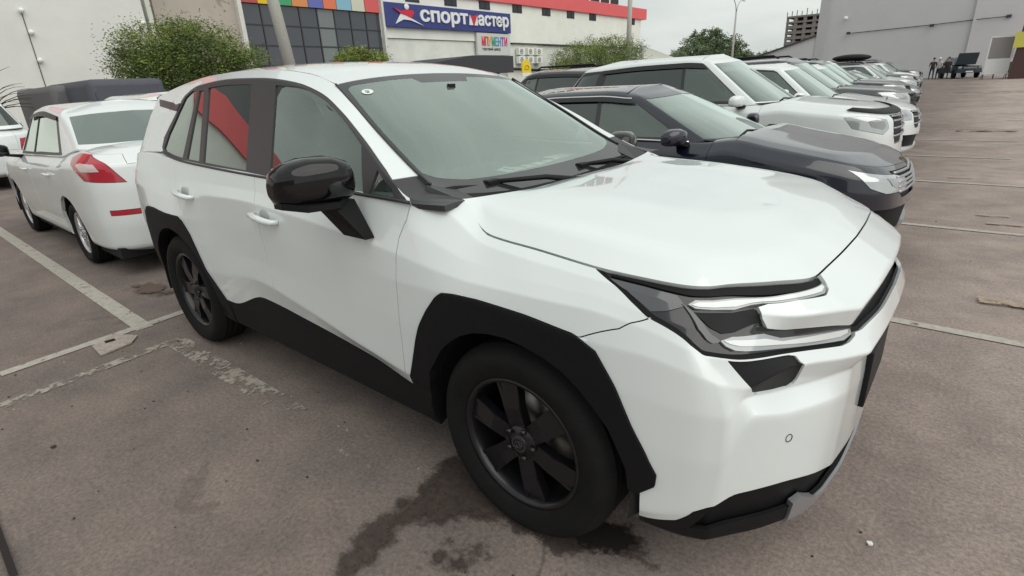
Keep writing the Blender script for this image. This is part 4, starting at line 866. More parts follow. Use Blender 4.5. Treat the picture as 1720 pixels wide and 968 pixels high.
for sgn in (1, -1):
    S1 = dict(sides=(sgn,))
    panel('fender', A, C1['fender'], paint_white, hero, gap=.0026, **S1)
    panel('rear_quarter', A, quarter, paint_white, hero, gap=.0018, **S1)
    d1 = panel('front_door', A, C1['door_f'], paint_white, hero, gap=.0026, **S1)
    d2 = panel('rear_door', A, C1['door_r'], paint_white, hero, gap=.0018, **S1)
    panel('arch_trim', A, C1['clad_f'], plastic, hero, off=.008, thick=.05, gap=0, **S1)
    panel('arch_trim', A, C1['clad_r'], plastic, hero, off=.008, thick=.05, gap=0, **S1)
    panel('rocker_trim', A, C1['rocker'], plastic, hero, off=.004, thick=.03, gap=0, **S1)
    panel('air_intake', A, C1['intake'], satin_black, hero, off=-.006, gap=-.001, **S1)
    panel('cowl_trim', A, C1['cowltrim'], frame_grey, hero, off=.001, gap=0, **S1)
    panel('tail_lamp', A, C1['tail'], lamp_red, hero, off=.006, **S1)
    hl = panel('headlight', A, C1['lamp'], lamp_dark, hero, off=-.014, thick=.03, gap=-.006, **S1)
    LM = {
      'light_guide': ([(0.546, 8.063), (0.581, 8.361), (0.803, 8.533), (1.065, 8.80), (1.073, 8.70), (1.045, 8.54), (0.824, 8.36), (0.79, 8.27), (0.738, 8.033), (0.574, 7.935)], lamp_strip, -.002, .014),
      'lower_light': ([(0.694, 6.745), (0.726, 6.92), (0.831, 6.93), (0.885, 6.62), (1.135, 6.45), (1.12, 5.95), (1.085, 5.80), (0.957, 6.0), (0.779, 6.30), (0.747, 6.365), (0.715, 6.531)], lamp_strip, -.002, .014),
      'marker_reflector': ([(0.300, 8.60), (0.404, 8.582), (0.514, 8.499), (0.537, 8.001), (0.477, 7.497), (0.43, 7.25), (0.37, 7.75)], lamp_grey, -.009, .006),
      'lens': ([(0.569, 7.785), (0.735, 7.934), (0.80, 8.2), (0.82, 7.534), (0.743, 7.155), (0.697, 7.067)], satin_black, -.010, .008),
      'divider': ([(0.525, 8.05), (0.545, 7.95), (0.70, 6.72), (0.675, 6.62), (.60, 7.05)], lamp_grey, -.006, .008),
      'trim_edge': ([(0.30, 8.97), (1.082, 8.97), (1.082, 8.80), (.80, 8.66), (.55, 8.62), (.30, 8.80)], plastic, -.008, .006)}
    fs_ = np.linspace(.24, 1.2, 80); fv = np.unique(np.concatenate([np.linspace(5.5, 9, 43), [5.87, 6.13, 6.87, 7.13, 7.87, 8.13]]))
    for nm, (pl, mm, of, th) in LM.items():
        Cx = cut(A, fs_, fv, [('x', pl)])
        panel(nm, A, Cx['x'], mm, hl, off=of, thick=th, gap=.0, **S1)
    for nm, lit in (('light_guide', .5), ('lower_light', .38)):
        pl = np.array(LM[nm][0], float); new = []
        for (s_, v_) in pl:
            hits = []
            for i in range(len(pl)):
                a_, b_2 = pl[i], pl[(i+1) % len(pl)]
                if (a_[0]-s_)*(b_2[0]-s_) <= 0 and abs(b_2[0]-a_[0]) > 1e-6: hits.append(a_[1]+(b_2[1]-a_[1])*(s_-a_[0])/(b_2[0]-a_[0]))
            m_ = .5*(max(hits)+min(hits)) if hits else v_; new.append((s_+(pl[:, 0].mean()-s_)*.05, m_+(v_-m_)*lit))
        Cx = cut(A, fs_, fv, [('x', new)])
        if 'x' in Cx: panel('bright_strip', A, Cx['x'], mat('lamp_bright_strip', (.74, .77, .77), .2, coat=1.0), hl, off=.0005, thick=.002, gap=0, **S1)
    # door handles: cup and bar
    for dr, (s, v) in ((d1, (-1.489, 5.60)), (d2, (-2.402, 6.10))):
        q = A.ev([s], [v])[0]; y = -sgn*q[1]
        b = MB()
        pts = [(q[0]-.11, y, q[2]+.012), (q[0]-.09, y-sgn*.030, q[2]+.012), (q[0]-.03, y-sgn*.038, q[2]+.008), (q[0]+.05, y-sgn*.036, q[2]), (q[0]+.095, y-sgn*.026, q[2]-.004), (q[0]+.112, y, q[2]-.004)]
        b.tube(pts, [.010, .0145, .016, .016, .014, .009], 12); b.build('handle', paint_white, dr)
        b = MB(); b.ellip((q[0]-.01, y+sgn*.004, q[2]+.012), (.052, .009, .032)); b.build('handle_cup', interior_l, dr)
    # wheel housings
    for cx in (0, -2.69):
        b = MB(); b.lathe([(.425, -.90), (.44, -.86), (.44, -.55), (.001, -.55)], c=(cx, 0, .365), n=40, a0=R(-10), a1=R(190))
        b.build('wheel_housing', dark, hero) if sgn == 1 else None
        if sgn == -1: b.bm.free()
    if sgn == -1:
        for cx in (0, -2.69):
            b = MB(); b.lathe([(.425, .90), (.44, .86), (.44, .55), (.001, .55)], c=(cx, 0, .365), n=40, a0=R(-10), a1=R(190)); b.build('wheel_housing', dark, hero)
# sensor, seam details on the bumper
for s0 in (.883,):
    for sgn in (1, -1):
        q = A.ev([s0], [2.66])[0]; q2 = A.ev([s0+.02], [2.66])[0]; tx = Vector((q2[0]-q[0], -sgn*(q2[1]-q[1]), q2[2]-q[2])).normalized(); up = Vector((0, 0, 1)); nn = tx.cross(up)*(1 if sgn > 0 else -1)
        c = Vector((q[0], -sgn*q[1], q[2]))+nn*.001
        b = MB(); b.tube([c+tx*.012*math.cos(t)+up*.012*math.sin(t) for t in np.linspace(0, 2*math.pi, 21)], .0011, 5); b.build('parking_sensor', satin_black, hero)
# number plate holder, dark, standing proud of the grille
b = MB(); b.box(.84, .886, -.20, .20, .48, .68, .006); b.build('plate_holder', satin_black, hero)
# hood
hs = np.unique(np.concatenate([np.linspace(-.36, .42, 28), np.linspace(.42, 1.56, 44)])); hv = np.unique(np.concatenate([np.linspace(0, 1, 12), np.linspace(1, 2, 14), np.linspace(2, 3, 10)]))
Ch = cut(HD, hs, hv, [], 'hood')
panel('hood', HD, Ch['hood'], paint_white, hero, sides=J, gap=.004, thick=.02, off=.002)
panel('engine_bay', HD, Ch['hood'], dark, hero, sides=J, gap=.0, thick=0, off=-.05)
# greenhouse
gs = np.linspace(GR.s[0], GR.s[-1], 110); gv = np.unique(np.concatenate([np.linspace(0, 1, 17), np.linspace(1, 2, 9), [.94, 1.06]]))
dlo = [(-0.484, -.1), (-2.56, -.1), (-2.70, -.1), (-2.80, .0), (-2.835, .12), (-2.838, .34), (-2.79, .62), (-2.70, .95), (-2.66, 1.10), (-2.60, 1.19), (-2.36, 1.15), (-1.81, 1.135), (-1.43, 1.165), (-1.24, 1.235), (-1.02, 1.225), (-0.857, 1.19), (-0.669, 1.14), (-.58, 1.02), (-.52, .6)]
win = {'quarter_glass': [(-2.800, .10), (-2.77, .05), (-2.60, .045), (-2.49, .045), (-2.475, .93), (-2.55, 1.0), (-2.64, .98), (-2.70, .80), (-2.775, .45)],
       'fixed_glass': [(-2.43, .045), (-2.26, .045), (-2.385, .93), (-2.445, .94)],
       'rear_door_glass': [(-2.205, .045), (-1.71, .04), (-1.84, .95), (-2.33, .95)],
       'front_door_glass': [(-1.478, .04), (-0.76, .045), (-0.835, .925), (-.93, .985), (-1.036, 1.02), (-1.155, 1.055), (-1.277, 1.06), (-1.402, .995), (-1.49, .97), (-1.60, .955)],
       'vent_glass': [(-0.705, .82), (-0.725, .07), (-0.575, .14), (-0.60, .60)]}
garn = [(-3.222, 1.812), (-3.092, 1.639), (-2.991, 1.52), (-2.896, 1.417), (-2.816, 1.339), (-2.73, 1.056), (-2.676, 0.902), (-2.699, 0.808), (-2.75, 0.921), (-2.808, 1.052), (-2.882, 1.102), (-2.984, 1.16), (-3.071, 1.228), (-3.148, 1.349)]
Cg = cut(GR, gs, gv, [(k, v) for k, v in win.items()]+[('frame', [(-.615, 1.02), (-.60, 2.1), (-.3, 2.1), (-.3, -.1), (-.478, -.1), (-.50, .9)]), ('frame', dlo), ('garn', garn)])
for sgn in (1, -1):
    S1 = dict(sides=(sgn,))
    panel('pillar', GR, Cg['body'], paint_white, hero, gap=.0005, **S1)
    panel('window_frame', GR, Cg['frame'], frame_grey, hero, gap=.0, off=-.003, thick=.02, **S1)
    panel('pillar_garnish', GR, Cg['garn'], frame_grey, hero, gap=0, **S1)
    for k in win:
        panel('window', GR, Cg[k], glass_side if k in ('front_door_glass', 'vent_glass') else glass_dark, hero, off=-.009, thick=0, gap=-.006, **S1)
    # black strip along the base of the windows, black wedge at the foot of the pillar
    b = MB(); P0 = GR.ev(np.linspace(-2.80, -.485, 40), np.full(40, 0.0)); b.tube([(p[0], -sgn*(p[1]+.002), p[2]) for p in P0], .0065, 6); b.build('belt_moulding', frame_grey, hero)
    b = MB(); g_ = WS.ev(np.linspace(0.10, 1, 20), np.full(20, 0.0)); b.tube([(p[0]+.004, -sgn*(p[1]+.002), p[2]+.002) for p in g_], .0055, 6); b.build('glass_edge', frame_grey, hero)
    b = MB(); b.hexa([(-.34, -sgn*.60, 1.085), (-.34, -sgn*.73, 1.10), (-.53, -sgn*.735, 1.165), (-.53, -sgn*.62, 1.15), (-.34, -sgn*.60, 1.10), (-.34, -sgn*.715, 1.132), (-.53, -sgn*.728, 1.178), (-.53, -sgn*.62, 1.165)]); b.build('cowl_end', frame_grey, hero)
# roof
rs = np.linspace(1.2, 3.34, 40); rv = np.linspace(0, 5, 26)
Cr = cut(RF, rs, rv, [('ditch', [(1.0, -.1), (3.4, -.1), (3.4, .16), (1.0, .16)])])
panel('roof', RF, Cr['body'], paint_white, hero, sides=J, flip=True, gap=.001)
panel('roof_moulding', RF, Cr['ditch'], frame_grey, hero, sides=J, flip=True, off=-.002)
panel('headliner', RF, (Cr['body'][0], Cr['body'][1]), interior_l, hero, sides=J, flip=True, off=-.04, thick=0)
# windscreen with its black border
wsn = np.linspace(0, 1, 34); wv = np.linspace(0, 4, 29)
clear = [(.20, .20), (.5, .22), (.93, .36), (.955, .6), (.955, 2.9), (.90, 3.1), (.90, 4.2), (.13, 4.2), (.13, 1.4), (.16, .6)]
Cw = cut(WS, wsn, wv, [('clear', clear)])
frit = panel('windscreen_border', WS, Cw['body'], gloss_black if False else mat('frit_black', (.025, .027, .028), .12, coat=.6), hero, sides=J, flip=True, thick=.004, gap=.001)
ws = panel('windscreen', WS, Cw['clear'], glass_ws, hero, sides=J, flip=True, thick=0, gap=0)
# cowl panel under the wipers and the wipers
b = MB()
Pt = WS.ev(np.linspace(0, 0, 9), np.linspace(0, 4, 9)); 
row0 = [(p[0]-.10, -p[1], p[2]+.035) for p in Pt]; row1 = [(p[0]+.06, -p[1], p[2]-.012) for p in Pt]; row2 = [(p[0]+.16, -p[1], p[2]-.03) for p in Pt]
def strip(b, rows, mir=True):
    for s_ in ((1, -1) if mir else (1,)):
        V = [[b.bm.verts.new((p[0], p[1]*s_, p[2])) for p in r] for r in rows]
        for i in range(len(V)-1):
            for j in range(len(V[0])-1): b.bm.faces.new((V[i][j], V[i][j+1], V[i+1][j+1], V[i+1][j])).smooth = True
strip(b, [row0, row1, row2]); b.build('cowl_panel', plastic, hero)
def wiper(p0, pm, p1, arm0, name='wiper'):
    b = MB(); p0, pm, p1, arm0 = map(Vector, (p0, pm, p1, arm0))
    pts = [p0.lerp(pm, t) if t <= 1 else pm.lerp(p1, t-1) for t in np.linspace(0, 2, 12)]
    b.tube(pts, [.004]+[.010]*10+[.004], 6); b.tube([q-Vector((-.004, 0, .012)) for q in pts], .006, 5)
    b.tube([arm0, arm0.lerp(pm, .5)+Vector((.0, 0, .028)), pm+Vector((0, 0, .018))], [.015, .011, .009], 8)
    b.box(pm.x-.02, pm.x+.02, pm.y-.035, pm.y+.035, pm.z+.002, pm.z+.028, .006)
    b.build(name, satin_black, hero)
def wsp(s, v, sg=-1, up=.012):
    q = WS.ev([s], [v])[0]; return (q[0]+up*.4, sg*q[1], q[2]+up)
wiper(at(748, 317, 'y', -.66), at(826, 313, 'y', -.42), at(918, 309, 'y', -.12), at(1000, 300, 'y', .05)+Vector((0, 0, -.01)))
wiper(at(920, 303, 'y', -.08), at(978, 283, 'y', .22), at(1052, 262, 'y', .58), at(1060, 270, 'y', .55)+Vector((.05, 0, -.01)))
# rear screen and spoiler
b = MB()
e1 = [(-3.36, -.56, 1.538), (-3.40, -.40, 1.555), (-3.42, -.2, 1.562), (-3.425, 0, 1.565)]; e0 = [(-3.39, -.73, 1.20), (-3.47, -.54, 1.195), (-3.50, -.3, 1.19), (-3.51, 0, 1.19)]
strip(b, [e0, e1]); b.build('rear_window', glass_dark, hero)
b = MB(); sp = [(-3.30, -.585, 1.552), (-3.33, -.4, 1.582), (-3.34, -.2, 1.592), (-3.34, 0, 1.594)]; sp2 = [(-3.43, -.57, 1.535), (-3.50, -.4, 1.552), (-3.53, -.2, 1.56), (-3.54, 0, 1.562)]; sp3 = [(q[0]+.02, q[1], q[2]-.035) for q in sp2]; sp4 = [(q[0], q[1], q[2]-.03) for q in e1]
strip(b, [sp, sp2, sp3, sp4]); b.build('spoiler', paint_white, hero)
# antenna base, underbody
b = MB(); b.box(-3.2, .42, -.70, .70, .20, .27); b.build('underbody', dark, hero)
# door mirrors
def mirror_shell(b, sg, off=(0, 0, 0), k_=1.0, m0=(-.80, .9, 1.22)):
    bm_ = b.bm
    # housing: superellipse sections swept outward along y
    secs = [(.900, .052, .050, 1.215, -.770), (.925, .085, .072, 1.218, -.775), (.98, .096, .084, 1.222, -.785), (1.06, .092, .084, 1.222, -.800), (1.12, .080, .074, 1.217, -.815), (1.155, .058, .055, 1.210, -.828), (1.168, .025, .025, 1.206, -.835)]
    rings = []
    for (y, rx, rz, zc, xc) in secs:
        ring = []
        for k in range(28):
            a = 2*math.pi*k/28; ca, sa = math.cos(a), math.sin(a)
            px = (abs(ca)**.75)*math.copysign(1, ca)*rx; pz = (abs(sa)**.62)*math.copysign(1, sa)*rz
            if px < 0: px *= .75
            ring.append(bm_.verts.new(((xc+px-m0[0])*k_+m0[0]+off[0], -sg*((y-m0[1])*k_+m0[1]+off[1]), (zc+pz-m0[2])*k_+m0[2]+off[2])))
        rings.append(ring)
    for i in range(len(rings)-1):
        for k in range(28): bm_.faces.new((rings[i][k], rings[i][(k+1) % 28], rings[i+1][(k+1) % 28], rings[i+1][k])).smooth = True
    bm_.faces.new(rings[0]); bm_.faces.new(rings[-1])
def mirror(sg):
    b = MB(); mirror_shell(b, sg)
    mi = b.build('mirror', gloss_black, hero)
    b = MB()   # lower matt shell and the stalk
    b.prism([(-.74, -sg*.925, 1.155), (-.70, -sg*.99, 1.148), (-.725, -sg*1.10, 1.150), (-.785, -sg*1.162, 1.165), (-.86, -sg*1.15, 1.160), (-.855, -sg*.93, 1.150)], (0, 0, -.022))
    b.hexa([(-.80, -sg*.90, 1.00), (-.66, -sg*.89, 1.00), (-.66, -sg*.93, 1.00), (-.80, -sg*.93, 1.00), (-.83, -sg*.90, 1.14), (-.74, -sg*.90, 1.14), (-.72, -sg*1.01, 1.14), (-.83, -sg*1.02, 1.14)])
    b.build('stalk', plastic, mi)
    b = MB(); b.box(-.872, -.862, min(-sg*.93, -sg*1.13), max(-sg*.93, -sg*1.13), 1.16, 1.275, .004); b.build('mirror_glass', chrome, mi)
mirror(1); mirror(-1)
for o_ in hero.children:
    if o_.name.startswith('mirror') and o_.data.vertices[0].co.y > 0: o_.location = (.13, -.05, -.085)
# cabin
b = MB(); b.box(-3.2, -.55, -.80, .80, .30, .34); b.build('cabin_floor', interior, hero)
b = MB()
dash = [(-.42, 1.075), (-.62, 1.085), (-.86, 1.06), (-.98, .99), (-1.0, .80), (-.85, .6), (-.45, .6)]
b.prism([(x, -.74, z) for x, z in dash], (0, 1.48, 0)); b.box(-1.02, -.84, .16, .60, 1.03, 1.10, .03); b.box(-1.0, -.94, -.20, .16, 1.0, 1.13, .01); b.build('dashboard', interior, hero)
b = MB(); a_ = np.linspace(0, 2*math.pi, 33); cx_, cz_ = -1.13, .985
b.tube([(cx_+.17*math.sin(t)*.42, .38+.18*math.cos(t), cz_+.17*math.sin(t)*.9) for t in a_], .015, 8); b.ellip((cx_+.02, .38, cz_), (.045, .07, .06)); b.tube([(cx_, .22, cz_), (cx_, .54, cz_)], .016, 8); b.tube([(cx_+.03, .38, cz_), (-.95, .38, .93)], .03, 8); b.build('steering_wheel', satin_black, hero)
for (x, y) in ((-1.55, -.37), (-1.55, .37)):
    b = MB(); b.box(x-.25, x+.27, y-.25, y+.25, .50, .66, .05)
    b.hexa([(x-.30, y-.25, .60), (x-.12, y-.25, .60), (x-.12, y+.25, .60), (x-.30, y+.25, .60), (x-.46, y-.20, 1.20), (x-.36, y-.20, 1.20), (x-.36, y+.20, 1.20), (x-.46, y+.20, 1.20)])
    b.box(x-.48, x-.37, y-.13, y+.13, 1.23, 1.42, .04); s_ = b.build('seat', seat_m, hero)
b = MB(); b.box(-2.5, -2.0, -.68, .68, .50, .64, .05); b.hexa([(-2.62, -.68, .6), (-2.45, -.68, .6), (-2.45, .68, .6), (-2.62, .68, .6), (-2.80, -.62, 1.18), (-2.68, -.62, 1.18), (-2.68, .62, 1.18), (-2.80, .62, 1.18)])
for y in (-.4, 0, .4): b.box(-2.82, -2.71, y-.12, y+.12, 1.2, 1.36, .03)
b.build('rear_seat', seat_m, hero)
for sg in (-1, 1):
    b = MB(); b.hexa([(-1.72, sg*.76, .6), (-1.55, sg*.76, .6), (-1.55, sg*.80, .6), (-1.72, sg*.80, .6), (-1.80, sg*.60, 1.58), (-1.70, sg*.60, 1.58), (-1.70, sg*.64, 1.58), (-1.80, sg*.64, 1.58)]); b.build('inner_pillar', interior_l, hero)
b = MB(); b.box(-1.12, -1.05, -.12, .12, 1.42, 1.49, .015); b.box(-1.11, -1.09, -.02, .02, 1.49, 1.53); b.build('cabin_mirror', satin_black, hero)
b = MB(); q = WS.ev([.80], [3.4])[0]; b.prism([(-1.16, -.10, 1.545), (-1.16, .10, 1.545), (-1.02, .07, 1.462), (-1.02, -.07, 1.462)], (-.02, 0, -.03)); b.build('camera_pod', satin_black, hero)
# round sticker in the top corner of the windscreen
q = WS.ev([.87], [1.07])[0]; qa = WS.ev([.89], [1.07])[0]; qb = WS.ev([.87], [1.12])[0]
c = Vector((q[0], -q[1], q[2])); ua = (Vector((qa[0], -qa[1], qa[2]))-c).normalized(); ub = (Vector((qb[0], -qb[1], qb[2]))-c).normalized(); nn = ub.cross(ua); nn = nn if nn.z > 0 else -nn
b = MB(); b.poly([c+nn*.003+ua*.021*math.sin(t)+ub*.030*math.cos(t) for t in np.linspace(0, 2*math.pi, 25)[:-1]])
st = b.build('windscreen_sticker', paper, hero)
b = MB()
for k, (u0, v0, wd) in enumerate([(-.012, .006, .010), (.001, .006, .010), (-.014, -.004, .022), (-.010, -.011, .018)]):
    P0 = c+nn*.0045+ub*u0+ua*v0; b.poly([P0, P0+ub*wd, P0+ub*wd+ua*.003, P0+ua*.003])
b.build('sticker_print', satin_black, st)
# wheels
pw = make_wheel('proto', .3635, .243, .225, 6, rim_black, 1)
put_wheels(hero, 0, -2.69, .795, .3635, pw); 

# ================================================================ the other cars
def car_patches(d):
    """d: dimensions; x=0 at the front axle, nose towards +x"""
    xf, xr, W = d['xf'], d['xr'], d['W']; zr, zb0, zb1, zh0, zh1, zd = d['zr'], d['zb0'], d['zb1'], d['zh0'], d['zh1'], d['zd']
    xc, xwt, xrt, xrb, wb, wr = d['xc'], d['xwt'], d['xrt'], d['xrb'], d['wb'], d['wr']
    # plan path
    path = [(xr, 0), (xr+.03, .5*W), (xr+.12, .80*W), (xr+.30, .95*W), (xr+.62, W*.995)]
    xs = list(np.linspace(xr+.9, xf-.95, 12)); path += [(x, W) for x in xs]
    path += [(xf-.62, W*.99), (xf-.36, W*.94), (xf-.17, .80*W), (xf-.07, .60*W), (xf-.02, .32*W), (xf, 0)]
    path = np.array(path); s = np.concatenate([[0], np.cumsum(np.hypot(*np.diff(path, axis=0).T))]); i0 = np.argmin(abs(path[:, 0]-xs[0])); s = s-s[5]+xs[0]
    S = s; G = []
    def belt(x):      # shoulder height along the car
        if x > xc: return np.interp(x, [xc, xf-.35, xf-.1], [zh0-.05, zh1+.02, zh1-.03])
        return np.interp(x, [xr+.1, xrb+.1, xrb+.5, xc], [zd-.04, zd-.01, zb1, zb0])
    for (x, y) in path:
        f = np.clip((x-(xf-.75))/.75, 0, 1); r = np.clip(((xr+.6)-x)/.6, 0, 1); e = max(f, r)
        zb = belt(x); k = y/W
        inner = (x > xc) or (x < xrb+.2)
        def HH(X, Y): t_ = max(X-(xf-.55), 0)/.55; return np.interp(X, [xc, xf], [zh0+.005, zh1+.05])+d.get('crown', .03)*(1-(Y/W)**2)-.07*t_*t_
        sh = .075*(1-e)+.03      # shoulder inset
        row = []
        def P(zz, dw, dx): 
            xx = x+(-dx*f+dx*r)
            return (xx, max(y-dw*(1-.0) if y > dw else y*(1-dw/W), 0) if y > 0 else 0, zz)
        row.append(P(.20+.02*e, .12, .14)); row.append(P(.27, .03, .03)); row.append(P(.50, .005, .0)); row.append(P(.5+.55*(zb-.5), .0, .01))
        row.append(P(zb-.10*(1-.35*e), .012, .035)); row.append(P(zb, sh+.02, .11+.04*k))
        if x > xc: a_ = row[-1]; row[-1] = (a_[0], a_[1], HH(a_[0], a_[1])-.022); a_ = row[-2]; row[-2] = (a_[0], a_[1], row[-1][2]-.085)
        # inner ring and centre
        wy = row[-1][1]; xx = row[-1][0]
        cz = np.interp(x, [xc, xf], [zh0+.005, zh1+.02]) if x > xc else np.interp(x, [xr, xrb], [zd+.01, zd+.02]) if x < xrb else zb
        crown = d.get('crown', .03)
        xi = xx-(.20*f)+(.10*r); row.append((xi, wy*.80, HH(xi, wy*.8) if x > xc else cz if inner else zb))
        row.append((xx-.42*f+.25*r, 0, HH(xx-.42*f, 0) if x > xc else cz+crown if inner else zb+.0))
        G.append(row)
    body = Patch(S, G, r=.2)
    # cabin
    base = [(xrb, 0), (xrb+.03, .55*wb), (xrb+.14, .92*wb), (d['xcb'], wb), ((d['xcb']*.6+xc*.4), wb), (d['xb'], wb), (d['xb']*.5+(xc-.25)*.5, wb), (xc-.34, wb*.985), (xc-.20, wb*.955), (xc+.0, wb*.5), (xc+.06, 0)]
    top = [(xrt, 0), (xrt+.01, .55*wr), (xrt+.04, .92*wr), (d['xct'], wr), (d['xct']*.6+xwt*.4, wr), (d['xb']-.06, wr), (xwt*.6+(d['xb'])*.4-.03, wr), (xwt-.16, wr*.99), (xwt-.06, wr*.95), (xwt+.03, wr*.5), (xwt+.06, 0)]
    G2 = []
    for k, (a, b) in enumerate(zip(base, top)):
        z0 = np.interp(a[0], [xrb, xrb+.5, xc], [zd, zb1, zb0]) if 2 <= k <= 7 else (zd if k < 2 else zh0-.02)
        if k == 2: z0 = zd+.01
        zt = np.interp(b[0], [xrt, d['xb']-.2, xwt-.55, xwt-.15, xwt], [zr-d.get('rdrop', .05)-.02, zr-.005, zr-.015, zr-.048, zr-.075])-.05*(b[1]/wr)**2
        if k == 8: zt += .012
        cx = d['xb']
        w1 = b[1]*.90; x1 = b[0]+(.10 if k <= 2 else -.10 if k >= 8 else -.06 if k == 7 else 0)
        G2.append([(a[0], a[1], z0-.01), (b[0], b[1], zt), (x1, w1, zt+.035), (x1*.8+cx*.2, w1*.5, zr-.012+.0), (x1*.8+cx*.2, 0, zr)])
    cab = Patch(list(range(len(base))), G2, r=.2)
    return body, cab
def make_car(name, d, paint, rim_m, label, cat, wheel, lod=1.0):
    root = empty(name, (0, 0, 0), 0, label, cat)
    B, C = car_patches(d); J = (1, -1); xf, xr, W = d['xf'], d['xr'], d['W']; wbs = d['wbs']; Rt = d['Rt']
    smin, smax = B.s[0], B.s[-1]; sf0 = xf-.95; sr0 = xr+.9
    def hole(cx):
        r = Rt+.065; pts = []
        for a in np.linspace(R(-28), R(208), 21):
            pts.append(inv_xz(B, cx+r*math.cos(a), max(Rt+r*math.sin(a), .21), (cx-.6, cx+.6), 4.5))
        return [(pts[0][0], -.5)]+pts+[(pts[-1][0], -.5)]
    sx = lambda x: x      # s equals x along the flank
    xc, xb = d['xc'], d['xb']; sc = smax-(xf-xc)*.0
    polys = [('hole', hole(0)), ('hole', hole(-wbs))]
    ds = d.get('hl', (.55, 1.25)); hlv = d.get('hlv', (3.35, 4.75))
    fr = smax-d.get('grille', .52)
    hl = [(smax-ds[1], hlv[1]-.15), (smax-ds[1]+.12, hlv[0]+.5), (fr-.30, hlv[0]), (fr-.02, hlv[0]+.05), (fr-.02, hlv[1]-.05), (fr-.4, hlv[1]+.05)]
    if d.get('hlp'): hl = d['hlp']
    polys.append(('headlight', hl))
    gv0, gv1 = d.get('gv', (2.6, 4.6)); polys.append(('grille', [(fr, gv1), (fr+.05, gv0+.4), (fr+.12, gv0), (smax+.1, gv0), (smax+.1, gv1)]))
    polys.append(('intake', [(smax-.85, 1.35), (smax-.75, 2.15), (smax+.1, 2.0), (smax+.1, 1.2)]))
    if d.get('clad'): polys.append(('trim', [(smin-.1, -.5), (smin-.1, 1.6), (smax+.1, 1.6), (smax+.1, -.5)]))
    tl = d.get('tl', (.35, .98)); tv = d.get('tlv', (3.4, 4.9)); st0 = smin+tl[0]; st1 = smin+tl[1]
    if d.get('tlp'): polys.append(('tail_lamp', d['tlp']))
    else: polys.append(('tail_lamp', [(st0, tv[0]), (st0+.04, tv[1]), (st0+.25, tv[1]+.1), (st1, tv[1]-.4), (st1-.02, tv[1]-.9), (st1-.25, tv[0]-.05)]))
    polys.append(('reflector', [(smin+.52, 2.25), (smin+.52, 2.40), (smin+.80, 2.40), (smin+.80, 2.25)]))
    dm = .5*(d['xb']+.0)
    polys.append(('front_door', [(xc-.12, 5.9), (xc-.14, 3), (xc-.2, 1.5), (xb-.05, 1.5), (xb, 3.5), (xb-.03, 5.9)]))
    polys.append(('rear_door', [(xb-.05, 1.5), (xb, 3.5), (xb-.03, 5.9), (d['xcb']+.15, 5.9), (d['xcb']+.22, 4.5), (-wbs+Rt+.16, 3.4), (-wbs+Rt+.22, 1.5)]))
    shc = xc+.05
    polys.append(('hood', [(shc, 5.08), (smax-1.1, 5.05), (smax-.5, 4.95), (smax+.1, 4.9), (smax+.1, 7.1), (shc, 7.1)]))
    polys.append(('trunk_lid', [(smin-.1, 4.0), (st0-.02, 4.0), (st0+.02, 5.1), (xr+.9, 5.3), (xr+.9, 7.1), (smin-.1, 7.1)]) if d['kind'] == 'sedan' else ('tailgate', [(smin-.1, 2.6), (st0-.02, 2.6), (st0+.04, 7.1), (smin-.1, 7.1)]))
    polys.append(('deck', [(d['xcb']-.2, 5.5), (xc+.05, 5.5), (xc+.05, 7.1), (d['xcb']-.2, 7.1)]))
    ss = np.linspace(smin, smax, int(110*lod)); vs = np.unique(np.round(np.concatenate([np.linspace(k, k+1, int(6*lod)+1) for k in range(7)]+[[k-.13, k+.13] for k in range(1, 7)]), 4))
    Cb = cut(B, ss, vs, polys)
    joined = {'body', 'grille', 'intake', 'trim', 'hood', 'trunk_lid', 'tailgate'}
    mats = dict(body=paint, headlight=lamp_clear, grille=satin_black, intake=plastic, trim=plastic, tail_lamp=lamp_red, reflector=lamp_red, front_door=paint, rear_door=paint, hood=paint, trunk_lid=paint, tailgate=paint)
    if d.get('clear_tail'): pass
    for k, m in mats.items():
        if k not in Cb: continue
        off = {'grille': -.03, 'intake': -.03, 'headlight': .001, 'tail_lamp': .003, 'trim': .005}.get(k, 0)
        g = .0 if k in ('grille', 'intake', 'trim') else .003
        if k in joined: panel(k, B, Cb[k], m, root, sides=J, off=off, gap=g if k != 'body' else .001, thick=.03)
        else:
            for sg in J:
                h = panel(k if k != 'tail_lamp' else 'tail_lamp', B, Cb[k], m, root, sides=(sg,), off=off, gap=g, thick=.02)
                if k == 'headlight':
                    cc = np.array(hl).mean(0)
                    inn = [tuple(cc+(np.array(p_)-cc)*np.array([.42, .5])+np.array([.08, 0])) for p_ in hl]
                    Cx = cut(B, np.linspace(smax-1.5, smax-.3, 40), np.linspace(2.8, 5.2, 20), [('x', inn)])
                    if 'x' in Cx: panel('lens', B, Cx['x'], mat('lamp_inner', (.28, .29, .30), .15, coat=1.0), h, sides=(sg,), off=.004, gap=0, thick=.003)
                if k == 'tail_lamp':
                    pl = [(st0+.10, tv[0]+.25), (st0+.06, tv[1]-.75), (st1-.22, tv[1]-.85), (st1-.12, tv[0]+.55), (st1-.28, tv[0]+.25)]
                    if d.get('tlp'): pl = [(-3.46, 3.72), (-3.24, 3.72), (-3.14, 4.05), (-3.22, 4.2), (-3.42, 4.1)]
                    Cx = cut(B, np.linspace(smin+.1, smin+1.6, 60), np.linspace(3, 5.2, 30), [('x', pl)])
                    if 'x' in Cx and d.get('clear_tail'): panel('lens', B, Cx['x'], lamp_pink, h, sides=(sg,), off=.006, gap=0, thick=.003)
